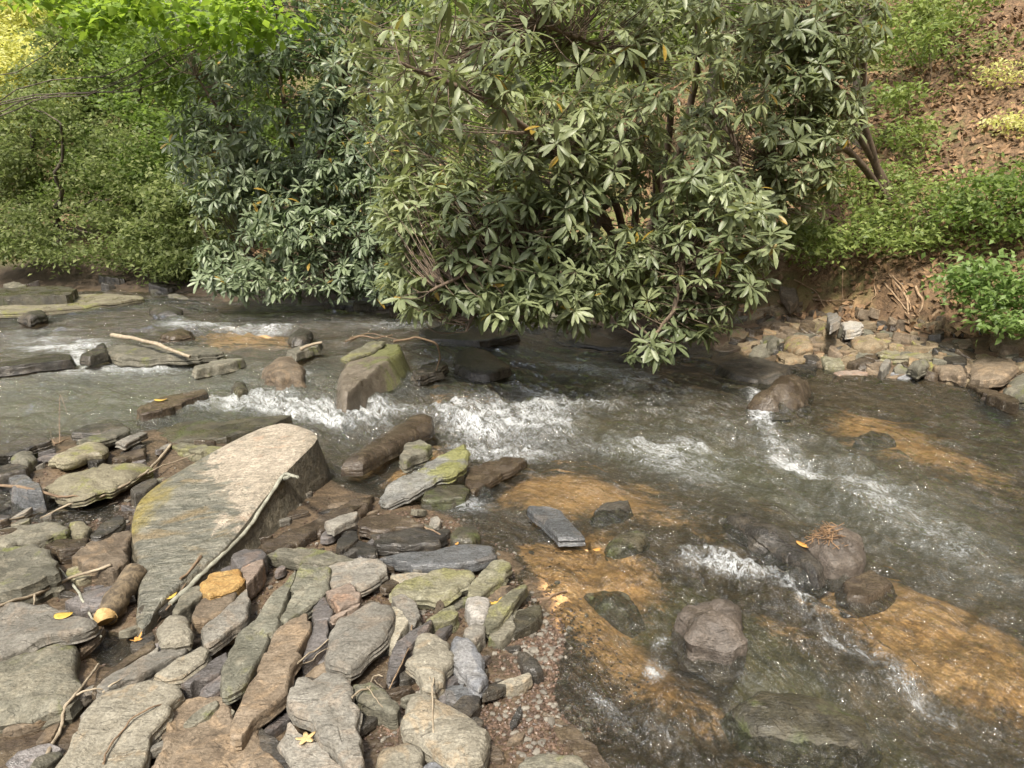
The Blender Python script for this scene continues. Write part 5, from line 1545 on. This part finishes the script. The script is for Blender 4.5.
# leaf litter on the slope
n = 90000
X = RNG.uniform(-4, 9, n); Y = RNG.uniform(5.5, 19, n)
df = d_far(X, Y)
k = (df > .75) & (np.abs(X) < .85 * Y) & ((X > .15 * Y) | (RNG.uniform(size=n) < .3))
X, Y = X[k], Y[k]
P = np.stack([X, Y, T(X, Y) + .015], -1)
lm = MB()
nr_ = RNG.normal(size=P.shape) * .55 + np.array([-.1, -.5, .85])
dd = RNG.normal(size=P.shape)
leaves_small(lm, P, dd, nr_, RNG.uniform(.05, .12, len(P)), RNG.uniform(.03, .06, len(P)), RNG.uniform(0, 1, len(P)))
tag(lm.build('leaf_litter', M['litter'], smooth=False), 'dry brown fallen leaves covering the wooded slope', 'leaf litter', None, 'stuff')
# low ground plants on the slope
n = 20000
X = RNG.uniform(-9, 9, n); Y = RNG.uniform(6, 20, n)
df = d_far(X, Y)
pat = fbm(X * .7, Y * .7, 0, 77, 3) + .5 * ss(-2, -7, X)
k = (df > 1.35) & (np.abs(X) < .9 * Y) & (pat > .12)
X, Y = X[k], Y[k]
P = np.stack([X, Y, T(X, Y) + RNG.uniform(.03, .16, len(X))], -1)
P = np.repeat(P, 5, 0) + RNG.normal(size=(5 * len(P), 3)) * .06
lm = MB()
leaves_small(lm, P, RNG.normal(size=P.shape) * np.array([1, 1, .4]), RNG.normal(size=P.shape) * .4 + np.array([0, -.2, 1]), RNG.uniform(.05, .10, len(P)), RNG.uniform(.025, .05, len(P)), RNG.uniform(0, .93, len(P)))
tag(lm.build('ground_plants', M['shrub_leaf']), 'low green plants growing through the leaf litter', 'ground cover', None, 'stuff')

# ------------------------------------------------------------------ light
SUN = np.array([-.16, -.55, .80]); SUN /= np.linalg.norm(SUN)
elev = math.asin(SUN[2])
az = math.atan2(SUN[0], SUN[1])
w = bpy.data.worlds.new('World')
scene.world = w
w.use_nodes = True
nt = w.node_tree
nt.nodes.clear()
q = N(nt)
sky = q.new('ShaderNodeTexSky', sky_type='NISHITA')
sky.sun_disc = False
sky.sun_elevation = elev
sky.sun_rotation = az
sky.dust_density = 4.0
sky.air_density = 1.0
hs = q.new('ShaderNodeHueSaturation')
hs.inputs['Saturation'].default_value = .35
q.link(sky.outputs[0], hs.inputs['Color'])
bg = q.new('ShaderNodeBackground')
bg.inputs['Strength'].default_value = .14
q.link(hs.outputs[0], bg.inputs[0])
ow = q.new('ShaderNodeOutputWorld')
q.link(bg.outputs[0], ow.inputs[0])

sl = bpy.data.lights.new('sun', 'SUN')
sl.energy = 2.7
sl.angle = math.radians(6)
sl.color = (1.0, .91, .76)
so = bpy.data.objects.new('sun', sl)
so.rotation_euler = Vector(-SUN).to_track_quat('-Z', 'Y').to_euler()
so.location = (0, 0, 20)
COL.objects.link(so)

scene.view_settings.view_transform = 'Standard'
scene.view_settings.look = 'None'
scene.view_settings.exposure = 1.22
scene.view_settings.gamma = 1
scene.render.engine = 'CYCLES'
scene.cycles.max_bounces = 8
scene.cycles.transparent_max_bounces = 12
scene.cycles.use_denoising = True
scene.cycles.caustics_reflective = False
scene.cycles.caustics_refractive = False
